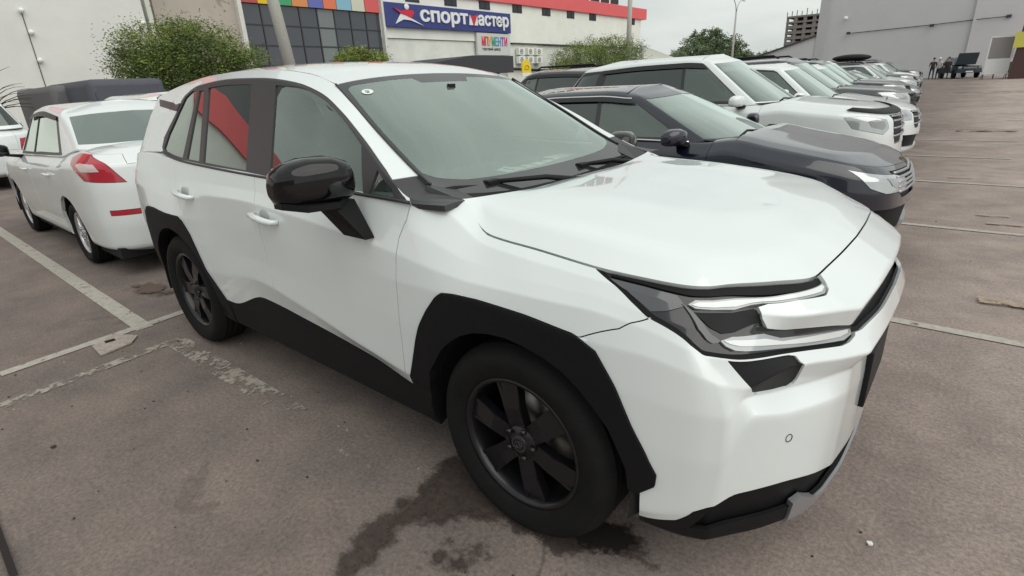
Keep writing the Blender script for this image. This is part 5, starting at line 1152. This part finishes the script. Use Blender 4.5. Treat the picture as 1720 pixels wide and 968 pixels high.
    panel('inner_shell', B, cut(B, np.linspace(smin, smax, 90), np.linspace(0, 7, 36), [('hole', hole(0)), ('hole', hole(-wbs))], 'sh')['sh'], dark, root, sides=J, off=-.05, thick=0, gap=0)
    # grille bars
    q0 = B.ev([smax-.02], [gv0+.3])[0]; q1 = B.ev([smax-.02], [gv1-.1])[0]; qw = B.ev([fr+.08], [3.6])[0]
    b = MB()
    for t in np.linspace(.12, .95, d.get('bars', 4)):
        v = gv0+.2+(gv1-gv0-.3)*t; sv = np.linspace(fr+.05, smax, 9); Q = B.ev(sv, np.full(9, v)); pts = [(q[0]-.005, -q[1], q[2]) for q in Q]+[(q[0]-.005, q[1], q[2]) for q in Q[::-1][1:]]
        b.tube(pts, .012, 6)
    b.build('grille_bar', chrome_dull if d.get('chrome_grille', 1) else satin_black, root)
    # cabin
    p = .055
    wins = [('windscreen', [(8.06, .05), (8.10, .97), (11, .99), (11, .02)]), ('rear_window', [(-1, .12), (-1, .93), (1.86, .93), (1.92, .12)]),
            ('window', [(5.06, .07), (5.06, .93), (6.4, .95), (6.93, .87), (6.97, .10)]), ('window', [(3.12, .09), (3.22, .92), (4.95, .93), (4.95, .07)])]
    if d['kind'] == 'suv': wins.append(('quarter', [(2.15, .14), (2.2, .84), (3.0, .9), (2.98, .12)]))
    frm = [('frame', [(2.93 if d['kind'] != 'suv' else 2.05, .02), (3.02 if d['kind'] != 'suv' else 2.1, .98), (6.6, 1.02), (7.05, .93), (7.1, .02)])]
    cs = np.linspace(0, 10, 81); cv = np.unique(np.concatenate([np.linspace(0, 1, 9), np.linspace(1, 2, 6), np.linspace(2, 4, 9), [.93, 1.07, 1.93, 2.07]]))
    # keep the side windows apart
    names = ['windscreen', 'rear_window', 'front_window', 'rear_side', 'quarter']
    pol = [(names[i], w_[1]) for i, w_ in enumerate(wins)]
    Cc = cut(C, cs, cv, pol+frm)
    panel('roof', C, Cc['body'], paint, root, sides=J, thick=.02, gap=0)
    panel('windscreen', C, Cc['windscreen'], glass_car, root, sides=J, thick=0, gap=-.002, off=-.003)
    panel('rear_window', C, Cc['rear_window'], glass_dark, root, sides=J, thick=0, gap=-.002, off=-.003)
    fm = d.get('frame', frame_grey)
    for sg in J:
        panel('window_frame', C, Cc['frame'], fm, root, sides=(sg,), gap=0, thick=.015)
        for k in ('front_window', 'rear_side', 'quarter'):
            if k in Cc: panel('window', C, Cc[k], glass_car if (k == 'front_window' and not d.get('darkwin')) else glass_dark, root, sides=(sg,), thick=0, gap=-.004, off=-.006)
        if d.get('chrome'):
            b = MB()
            for v in (1.0, .02):
                Q = C.ev(np.linspace(2.95, 7.08, 40), np.full(40, v)); b.tube([(q[0], -sg*(q[1]+.004), q[2]) for q in Q], .009, 6)
            b.build('chrome_strip', chrome, root)
        if d.get('visor'):
            b = MB(); vv = C.ev(np.linspace(3.1, 7.0, 40), np.full(40, .99)); v2 = C.ev(np.linspace(3.1, 7.0, 40), np.full(40, .85))
            V = [[b.bm.verts.new((q[0], -sg*(q[1]+o), q[2])) for q in vv_] for vv_, o in ((vv, .010), (v2, .020))]
            for j in range(39): b.bm.faces.new((V[0][j], V[0][j+1], V[1][j+1], V[1][j])).smooth = True
            b.build('wind_deflector', mat('smoked_acrylic', (.02, .02, .022), .4), root)
        # mirror
        b = MB(); mx, my, mz = xc-.38, W+.05, d['zb0']+.06
        mirror_shell(b, sg, (mx+.80, W+.01-.9, mz-1.22), .82); mi = b.build('mirror', d.get('mirror', paint), root)
        b = MB(); b.hexa([(mx-.05, -sg*(W-.10), mz-.10), (mx+.06, -sg*(W-.10), mz-.10), (mx+.05, -sg*(my), mz-.065), (mx-.04, -sg*my, mz-.065), (mx-.05, -sg*(W-.10), mz-.06), (mx+.06, -sg*(W-.10), mz-.06), (mx+.05, -sg*my, mz-.04), (mx-.04, -sg*my, mz-.04)]); b.build('stalk', plastic, mi)
        for (hx, par) in ((xb+.17, 0), (d['xcb']+.35, 1)):
            q = C.ev([5], [0])[0]; z = d['zb0']-.12; y = W-.005
            b = MB(); b.tube([(hx-.09, -sg*y, z), (hx-.07, -sg*(y+.03), z), (hx+.07, -sg*(y+.03), z), (hx+.09, -sg*y, z)], [.008, .013, .013, .008], 8); b.build('handle', paint, root)
    # cowl and wipers
    b = MB(); Q = C.ev(np.linspace(8.0, 10, 9), np.full(9, .02)); strip(b, [[(q[0]-.02, -q[1], q[2]+.004) for q in Q], [(q[0]+.09, -q[1]*1.02, q[2]-.006) for q in Q]]); b.build('cowl_panel', plastic, root)
    b = MB(); z0 = d['zh0']-.002
    b.tube([(xc+.02, -.62*W, z0), (xc-.02, -.3*W, z0+.022), (xc+.06, .02, z0)], .011, 6); b.tube([(xc+.04, 0, z0), (xc+.0, .35*W, z0+.022), (xc+.04, .62*W, z0)], .011, 6); b.build('wiper', satin_black, root)
    # cabin inside
    b = MB(); zf = d['zb0']-.35; b.box(xrb_(d), xc-.1, -W+.14, W-.14, .3, zf-.1)
    b.build('cabin_floor', interior, root)
    b = MB(); b.box(xc-.55, xc-.02, -W+.15, W-.15, zf-.1, d['zb0']-.03, .04); b.build('dashboard', interior, root)
    for y in (-.36, .36):
        b = MB(); x = xb-.10; b.hexa([(x-.1, y-.24, zf-.1), (x+.1, y-.24, zf-.1), (x+.1, y+.24, zf-.1), (x-.1, y+.24, zf-.1), (x-.28, y-.19, zf+.5), (x-.18, y-.19, zf+.5), (x-.18, y+.19, zf+.5), (x-.28, y+.19, zf+.5)]); b.box(x-.30, x-.20, y-.12, y+.12, zf+.5, zf+.66, .03); b.build('seat', interior, root)
    b = MB(); b.tube([(xc-.62+.16*math.sin(t)*.4, .36+.17*math.cos(t), d['zb0']-.06+.15*math.sin(t)) for t in np.linspace(0, 2*math.pi, 25)], .014, 6); b.build('steering_wheel', satin_black, root)
    b = MB(); b.box(xr+.2, xf-.2, -W+.1, W-.1, .18, .28); b.build('underbody', dark, root)
    for cx in (0, -wbs):
        for sg in J:
            b = MB(); b.lathe([(Rt+.07, -sg*(W-.03)), (Rt+.08, -sg*(W-.35)), (.001, -sg*(W-.35))], c=(cx, 0, Rt), n=32, a0=R(-10), a1=R(190)); b.build('wheel_housing', dark, root)
    if d.get('rails'):
        for sg in J:
            b = MB(); b.tube([(xwt_(d)-.3, -sg*d['wr']*.92, d['zr']-.01), (xwt_(d)-.42, -sg*d['wr']*.93, d['zr']+.05), (d['xrt']+.3, -sg*d['wr']*.93, d['zr']+.04), (d['xrt']+.2, -sg*d['wr']*.92, d['zr']-.02)], .018, 8); b.build('roof_rail', chrome_dull if d['rails'] == 2 else satin_black, root)
    if d.get('plate_f', 1):
        b = MB(); b.box(xf-.01, xf+.012, -.26, .26, .42, .53, .004); b.build('number_plate', paper, root)
    put_wheels(root, 0, -wbs, W-.135, Rt, wheel)
    if d.get('deflector'):
        dp = [(smax-1.15, 4.75), (smax-1.05, 5.2), (smax-.5, 5.35), (smax+.1, 5.4), (smax+.1, 4.75), (smax-.5, 4.7)]
        Cx = cut(B, np.linspace(smax-1.3, smax, 40), np.linspace(4.4, 5.8, 20), [('x', dp)]); panel('hood_deflector', B, Cx['x'], satin_black, root, sides=J, off=.02, gap=0, thick=.008)
    return root
def xrb_(d): return d['xrb']+.2
def xwt_(d): return d['xwt']
SED = dict(plate_f=0, kind='sedan', xf=.97, xr=-3.85, W=.91, wbs=2.78, Rt=.335, zr=1.455, zb0=.98, zb1=1.03, zh0=1.02, zh1=.76, zd=1.08, xc=-.28, xwt=-1.15, xrt=-2.75, xrb=-3.35, xcb=-3.05, xct=-2.7, xb=-1.55, wb=.80, wr=.60)
SUVB = dict(plate_f=0, kind='suv', xf=.92, xr=-3.95, W=.95, wbs=2.85, Rt=.385, zr=1.79, zb0=1.13, zb1=1.20, zh0=1.17, zh1=.98, zd=1.16, xc=-.42, xwt=-1.28, xrt=-3.35, xrb=-3.85, xcb=-3.1, xct=-3.0, xb=-1.62, wb=.86, wr=.66, rdrop=.07)
CUV = dict(SUVB, xf=.90, xr=-3.60, wbs=2.66, W=.92, Rt=.36, zr=1.66, zb0=1.06, zb1=1.13, zh0=1.10, zh1=.86, zd=1.12, xc=-.32, xwt=-1.08, xrt=-3.05, xrb=-3.5, xcb=-2.8, xct=-2.75, xb=-1.55, wb=.84, wr=.62)
HAT = dict(CUV, plate_f=0, tl=(.55, .85), tlv=(2.5, 3.5), xf=.82, xr=-3.2, wbs=2.5, W=.85, Rt=.31, zr=1.52, zb0=.97, zb1=1.02, zh0=1.0, zh1=.78, zd=1.0, xrt=-2.8, xrb=-3.1, xcb=-2.5, xct=-2.5, xb=-1.4, wb=.77, wr=.58)
SX = dict(SED, xf=.87, xr=-3.62, wbs=2.5, W=.86, Rt=.315, zr=1.55, zb0=1.0, zb1=1.07, zh0=1.04, zh1=.80, zd=1.13, xc=-.22, xwt=-.75, xrt=-2.12, xrb=-2.98, xcb=-2.45, xct=-2.0, xb=-1.25, wb=.77, wr=.60, clear_tail=1, visor=1, darkwin=1, mirror=gloss_black, tlp=[(-3.66, 3.2), (-3.25, 3.3), (-3.0, 4.1), (-2.88, 4.6), (-3.02, 4.95), (-3.35, 5.1), (-3.5, 4.3)], tl=(.58, 1.3), rdrop=.06)
wh_s = make_wheel('proto', .335, .225, .205, 10, rim_silver, 0)
wh_d = make_wheel('proto', .385, .245, .22, 6, rim_silver, 0)
wh_x = make_wheel('proto', .315, .205, .195, 14, rim_silver, 0)
Y0, PITCH_Y = 3.36, 2.757
# nearest: black sedan and the two white SUVs beyond it
sedan = make_car('sedan', dict(SED, chrome=1, visor=1, bars=5, chrome_grille=1, hlp=[(.66, 4.5), (.80, 3.4), (.95, 3.05), (1.22, 3.0), (1.36, 3.3), (1.30, 4.0), (1.12, 4.35)]), paint_black, rim_silver, 'black sedan with chrome window surround parked right beyond the foreground white SUV', 'car', wh_s)
sedan.location = (-.28, 3.38, 0)
suv_w = make_car('suv', dict(SUVB, visor=1, deflector=1, hlp=[(0.40, 4.0), (0.50, 3.4), (0.88, 3.15), (0.98, 3.5), (.93, 4.1), (0.65, 4.3)], bars=4), paint_white2, rim_silver, 'tall white SUV with dark hood deflector parked just beyond the black sedan', 'suv', wh_d)
suv_w.location = (-.62, 6.35, 0)
cuv_w = make_car('suv', dict(CUV, bars=3, frame=frame_grey, hl=(.5, 1.4)), paint_white2, rim_silver, 'white crossover with slim headlights, second white car past the black sedan', 'suv', wh_d)
cuv_w.location = (-.62, 9.0, 0)
suv_g = make_car('suv', dict(SUVB, visor=1, rails=1, bars=3, chrome_grille=0, zh1=1.02), paint_grey, rim_silver, 'dark grey SUV with black mirror, fourth vehicle beyond the foreground SUV', 'suv', wh_d, .8)
suv_g.location = (-.95, 11.7, 0)
GRP = 'cars parked in the long row on the right'
for o in (sedan, suv_w, cuv_w, suv_g): o['group'] = GRP
def repaint(o, m, old):
    for sl_ in o.material_slots:
        if sl_.material is old: sl_.link = 'OBJECT'; sl_.material = m
    for c in o.children: repaint(c, m, old)
def clone(src, old, m, x, y, rz, label, cat, group=GRP, z=None, sc=1):
    c = copy_tree(src); c.location = (x, y, gz(y) if z is None else z); c.rotation_euler.z = rz; c['label'] = label; c['category'] = cat
    if group: c['group'] = group
    if m is not None: repaint(c, m, old)
    if sc != 1: c.scale = (sc,)*3
    return c
row = [(cuv_w, paint_white2, None, -.45, 'white crossover parked fifth in the right-hand row, behind the dark grey SUV', 'suv'),
       (suv_g, paint_grey, paint_black, -.55, 'tall black off-roader parked sixth in the right-hand row', 'suv'),
       (suv_w, paint_white2, None, -.7, 'white SUV parked seventh in the right-hand row, next to the tall black off-roader', 'suv'),
       (sedan, paint_black, paint_grey, -.35, 'grey sedan parked between two white cars in the right-hand row', 'car'),
       (sedan, paint_black, paint_white2, -.5, 'white sedan in the far half of the row, right after the grey sedan', 'car'),
       (cuv_w, paint_white2, paint_silver, -.4, 'silver crossover two places past the grey sedan', 'suv'),
       (suv_g, paint_grey, None, -.6, 'dark grey SUV under the roof box in the right-hand row', 'suv'),
       (cuv_w, paint_white2, paint_silver, -.5, 'distant silver crossover after the second dark grey SUV', 'suv'),
       (sedan, paint_black, None, -.4, 'distant black sedan far down the right-hand row', 'car'),
       (cuv_w, paint_white2, None, -.45, 'distant white crossover far down the row beyond the second black sedan', 'suv'),
       (suv_g, paint_grey, paint_black, -.5, 'distant black SUV near the grey wall end of the row', 'suv'),
       (sedan, paint_black, paint_white2, -.45, 'small white sedan among the last cars before the grey wall', 'car'),
       (cuv_w, paint_white2, paint_grey, -.4, 'small dark crossover last in the row before the grey wall', 'suv')]
for k, (src, old, m, x, lab, cat) in enumerate(row):
    y = 14.35+k*PITCH_Y; x += rx(y); c = clone(src, old, m, x, y, 0, lab, cat)
    if k == 6:
        b = MB(); b.ellip((0, 0, 0), (.85, .38, .17), 24, 12); rb = b.build('roof_box', satin_black); rb.location = (x-1.9, y, 1.98+gz(y)); tag(rb, 'long dark roof box on top of a dark grey SUV in the row', 'roof box')
# the row behind, tails towards the foreground SUV
sx = make_car('sedan', SX, paint_white2, rim_silver, 'white sedan seen from behind with red tail lamp, left of the foreground SUV', 'car', wh_x)
sx.rotation_euler.z = math.pi; sx.location = (-8.17, .02, 0); sx['group'] = 'cars in the back row'
hat = make_car('hatchback', dict(HAT, visor=0), paint_white2, rim_silver, 'white hatchback with rear wiper, cut off by the left edge of the photo', 'car', wh_x, .8)
hat.rotation_euler.z = math.pi; hat.location = (-17.0, -.42, 0); hat.scale = (1.12, 1.08, 1.15); hat['group'] = 'cars in the back row'
clone(suv_g, paint_grey, None, -8.4, 8.9, math.pi, 'dark SUV whose roof with rails shows behind the black sedan', 'suv', 'cars in the back row', 0)
clone(suv_g, paint_grey, paint_black, -8.6, 11.8, math.pi, 'black SUV in the back row, roof just visible over the black sedan', 'suv', 'cars in the back row', 0)
clone(cuv_w, paint_white2, paint_grey, -8.5, 14.8, math.pi, 'dark crossover in the back row, hidden behind the tall white SUV', 'suv', 'cars in the back row', 0)
for o in (pw, wh_s, wh_d, wh_x): drop_tree(o)

# ================================================================ far people, pickup, kiosk, vans, neighbour
def person(loc, rz, lab, shirt, trousers, cap=None, lean=0, sc=1.0):
    pts = [(0, 0, .95), (0, 0, 1.15), (0, .0, 1.38), (0, 0, 1.50), (0, 0, 1.56), (0, 0, 1.70), (.10, 0, .90), (.12, .02, .50), (.13, -.02, .06), (.13, .12, .03), (-.10, 0, .90), (-.12, .05, .50), (-.14, .02, .06), (-.14, .16, .03), (.19, 0, 1.40), (.25, .03, 1.12), (.24, .16, .92), (-.19, 0, 1.40), (-.25, .03, 1.12), (-.24, .16, .92)]
    ed = [(0, 1), (1, 2), (2, 3), (3, 4), (4, 5), (0, 6), (6, 7), (7, 8), (8, 9), (0, 10), (10, 11), (11, 12), (12, 13), (2, 14), (14, 15), (15, 16), (2, 17), (17, 18), (18, 19)]
    rad = [.13, .13, .15, .06, .07, .085, .085, .06, .04, .035, .085, .06, .04, .035, .06, .04, .03, .06, .04, .03]
    me = bpy.data.meshes.new('person'); me.from_pydata([(x, y+lean*max(z-.9, 0), z) for x, y, z in pts], ed, []); o = bpy.data.objects.new('tmp', me); col.objects.link(o)
    m = o.modifiers.new('s', 'SKIN'); 
    for v, r in zip(me.skin_vertices[0].data, rad): v.radius = (r, r)
    me.skin_vertices[0].data[0].use_root = True
    o.modifiers.new('u', 'SUBSURF').levels = 1
    dg = bpy.context.evaluated_depsgraph_get(); dg.update(); m2 = bpy.data.meshes.new_from_object(o.evaluated_get(dg)); bpy.data.objects.remove(o)
    m2.name = 'person'; m2.materials.clear()
    for mm in (shirt, trousers, mat('skin', (.42, .26, .19), .6)): m2.materials.append(mm)
    for f in m2.polygons:
        z = f.center.z; f.use_smooth = True; f.material_index = 2 if (z > 1.46 or (abs(f.center.x) > .2 and z < 1.1)) else (0 if z > .93 else 1)
    q = bpy.data.objects.new('person', m2); col.objects.link(q); q.location = loc; q.rotation_euler.z = rz; q.scale = (sc,)*3; tag(q, lab, 'person')
    b = MB(); b.ellip((0, lean*.75, 1.73), (.095, .105, .07), 12, 8)
    if cap: b.box(-.07, .07, .06+lean*.75, .20+lean*.75, 1.70, 1.72)
    b.build('cap' if cap else 'hair', cap or dark, q)
yP = 63.0
pkx = at(1610, 125, 'y', yP).x
pk = empty('pickup_truck', (pkx, yP, gz(yP)), R(-70), 'dark blue-grey vehicle with raised hood and open door before the grey wall', 'car')
b = MB(); b.hexa([(-2.2, -.9, .45), (2.2, -.9, .45), (2.2, .9, .45), (-2.2, .9, .45), (-2.2, -.85, 1.15), (2.15, -.82, 1.0), (2.15, .82, 1.0), (-2.2, .85, 1.15)]); b.build('body', paint_blue, pk)
b = MB(); b.hexa([(-1.9, -.8, 1.14), (.9, -.8, 1.10), (.9, .8, 1.10), (-1.9, .8, 1.14), (-1.5, -.65, 1.72), (.1, -.65, 1.74), (.1, .65, 1.74), (-1.5, .65, 1.72)]); b.build('cabin', paint_blue, pk)
b = MB(); b.hexa([(.95, -.72, 1.16), (.22, -.6, 1.70), (.22, .6, 1.70), (.95, .72, 1.16), (.99, -.72, 1.18), (.26, -.6, 1.72), (.26, .6, 1.72), (.99, .72, 1.18)]); b.build('windscreen', winm, pk)
b = MB(); b.hexa([(.95, -.75, 1.12), (1.0, -.75, 1.12), (1.0, .75, 1.12), (.95, .75, 1.12), (1.35, -.72, 2.05), (1.4, -.72, 2.03), (1.4, .72, 2.03), (1.35, .72, 2.05)]); b.build('hood', paint_blue, pk)
b = MB(); b.hexa([(.7, -.9, .5), (.72, -1.9, .5), (.78, -1.9, .5), (.76, -.9, .5), (.7, -.9, 1.35), (.72, -1.9, 1.3), (.78, -1.9, 1.3), (.76, -.9, 1.35)]); b.build('door', paint_blue, pk)
b = MB(); b.box(2.2, 2.24, -.45, .45, .80, .90); b.build('grille', chrome_dull, pk); b = MB(); b.box(2.2, 2.235, -.26, .26, .5, .6); b.build('number_plate', paper, pk)
for sg in (-1, 1):
    b = MB(); b.box(2.16, 2.22, sg*.72-.12, sg*.72+.12, .78, .95, .02); b.build('headlight', lamp_clear, pk)
    for x in (-1.4, 1.45): b = MB(); b.lathe([(.001, -.12), (.22, -.12), (.33, -.10), (.36, 0), (.33, .1), (.001, .12)], c=(x, sg*.82, .36), n=24); b.build('wheel', rubber, pk)
for px, sh, tr, cp_, lb, ln in ((1574, mat('shirt_light', (.5, .5, .5), .9), mat('trousers_dark', (.03, .03, .035), .9), wht, 'person in a white cap and light top near the vehicle with raised hood', .1),
                            (1563, mat('shirt_dark', (.04, .04, .045), .9), MAT['trousers_dark'], None, 'person in dark clothes, left of the one in the white cap', .05),
                            (1587, MAT['shirt_dark'], MAT['trousers_dark'], None, 'person in dark clothes right beside the dark vehicle with the raised hood', .25)):
    c = at(px, 130, 'y', yP-2); person((c.x, yP-2, gz(yP)), R(random.uniform(100, 200)), lb, sh, tr, cp_, ln)
# white vehicle nose near the kiosk
wc = clone(sx, None, None, at(1680, 120, 'y', 60).x+1.2, 60, math.pi, 'distant white car beside the white kiosk door at the right edge', 'car', None)
# kiosk: white framed door, counter, yellow sign board, brown pylon
yk = 56.0; kx = at(1672, 120, 'y', yk).x; zk = gz(yk)
kd = empty('kiosk_door', (kx, yk, zk), R(12), 'white framed stand with a window above a solid lower panel, near the right edge', 'stand')
b = MB(); b.box(-.75, .75, 0, .08, .35, 1.45, .01); b.build('panel', wht, kd)
b = MB(); 
for x0, x1, z0, z1 in ((-.75, -.67, 1.45, 3.0), (.67, .75, 1.45, 3.0), (-.75, .75, 2.95, 3.05)): b.box(x0, x1, 0, .07, z0, z1)
b.build('frame', wht, kd); b = MB(); b.box(-.66, .66, .02, .03, 1.46, 2.94); b.build('glass', mat('plastic_film', (.30, .28, .28), .3), kd)
b = MB()
for x in (-.7, .7): b.tube([(x, 0, 0), (x, 0, .36)], .03, 6); b.tube([(x, .7, 0), (x, 0, .5)], .025, 6)
b.build('stand_legs', frm, kd)
py_ = at(1712, 60, 'y', yk-1).x; pl = empty('pylon', (py_+.3, yk-1, zk), 0, 'brown advertising pylon with a yellow board at the right edge', 'sign')
b = MB(); b.hexa([(-.35, 0, 0), (1.4, 0, 0), (1.4, .5, 0), (-.35, .5, 0), (-.05, 0, 7), (1.4, 0, 7), (1.4, .5, 7), (-.05, .5, 7)]); b.build('column', mat('pylon_brown', (.085, .045, .045), .7), pl)
b = MB(); b.box(-.5, 1.6, -.1, -.02, 2.15, 3.2); b.build('board', mat('board_yellow', (.62, .58, .12), .6), pl); b = MB(); b.box(.0, 1.4, -.1, -.02, 4.0, 4.5); b.build('board', MAT['board_yellow'], pl)
tb_ = empty('market_stall', (py_+.2, yk+1, zk), 0, 'green-grey market counter with a white window frame under the yellow board', 'stall')
b = MB(); b.box(-1.2, 2.5, 0, 1.2, .5, 1.2, .01); b.build('counter', mat('stall_green', (.13, .17, .15), .8), tb_); b = MB(); b.box(-.3, 2.5, -.06, 0, 1.5, 1.56); b.box(-.3, -.22, -.06, 0, 1.56, 2.3); b.box(-.3, 2.5, -.06, 0, 2.3, 2.36); b.build('frame', wht, tb_); b = MB()
for x in (-1.1, .5, 2.4): b.box(x-.04, x+.04, .1, .2, 0, .5); b.box(x-.04, x+.04, .5, .58, 1.2, 2.4)
b.build('leg', frm, tb_)
# vans and a pickup cab behind the white sedan
tarp = mat('tarpaulin_grey', (.085, .09, .11), .75, noise=.1, nscale=2)
def van(name, x, px0, px1, pyt, lab, m):
    a, c = at(px0, pyt+10, 'x', x), at(px1, pyt+10, 'x', x); zt_ = at((px0+px1)/2, pyt, 'x', x).z; t = empty(name, (x, (a.y+c.y)/2, 0), 0, lab, 'van'); h = (c.y-a.y)/2
    b = MB(); b.box(-4.2, 0, -h, h, .55, zt_, .16); b.build('cargo_box', m, t)
    b = MB(); b.box(.0, .03, -h+.12, h-.12, .7, zt_-.28); b.build('rear_door', m, t)
    for sg in (-1, 1):
        b = MB(); b.box(-.02, .04, sg*(h-.09)-.06, sg*(h-.09)+.06, .8, 1.05, .01); b.build('tail_lamp', lamp_red, t)
        for xx in (-3.3, -.9): b = MB(); b.lathe([(.001, -.12), (.2, -.12), (.32, -.10), (.35, 0), (.32, .1), (.001, .12)], c=(xx, sg*(h-.15), .35), n=24); b.build('wheel', rubber, t)
van('van', -15.5, 146, 277, 132, 'boxy dark blue-grey van with rounded roof behind the white sedan', tarp)
van('van', -17.5, 84, 150, 143, 'lower grey tarpaulin-covered van left of the rounded dark van', mat('tarpaulin_light', (.13, .13, .135), .8))
pv = clone(cuv_w, paint_white2, None, -12.6, at(215, 160, 'x', -12).y, math.pi, 'white car with dark rear window peeking over the white sedan roof', 'suv', None, 0)
# antenna on the foreground SUV
b = MB(); c = at(303, 149, 'y', .0); q0, q1 = at(314, 152, 'x', -6.6), at(297, 121, 'x', -6.7); b.tube([(-(q.x+8.17), -(q.y-.02), q.z) for q in (q0, q1)], .004, 5); b.build('aerial', satin_black, sx)
# papers on the dashboard
pp = [(833, 286), (862, 274), (905, 266), (940, 258), (978, 257), (940, 266), (905, 278), (855, 290)]
zz = 1.10
b = MB(); b.poly([tuple(at(x, y, 'z', zz)) for x, y in pp]); o = b.build('dash_papers', paper, hero)
b = MB()
for k in range(16):
    u = k/15; x, y = 848+u*100, 283-u*19+(k % 3)*2; c = at(x, y, 'z', zz+.002); b.box(c.x-.012, c.x+.012, c.y-.006, c.y+.008, zz+.001, zz+.0016)
b.build('print', satin_black, o)
# building on the near side of the car park, seen only in the car windows
nb = empty('near_building', (-4, -34, 0), 0, 'low grey building across the road behind the photographer', 'building')
bx('wall', mat('near_wall', (.35, .36, .35), .9), nb, -24, 30, -50, -34, 0, 7.0)
# ================================================================ end
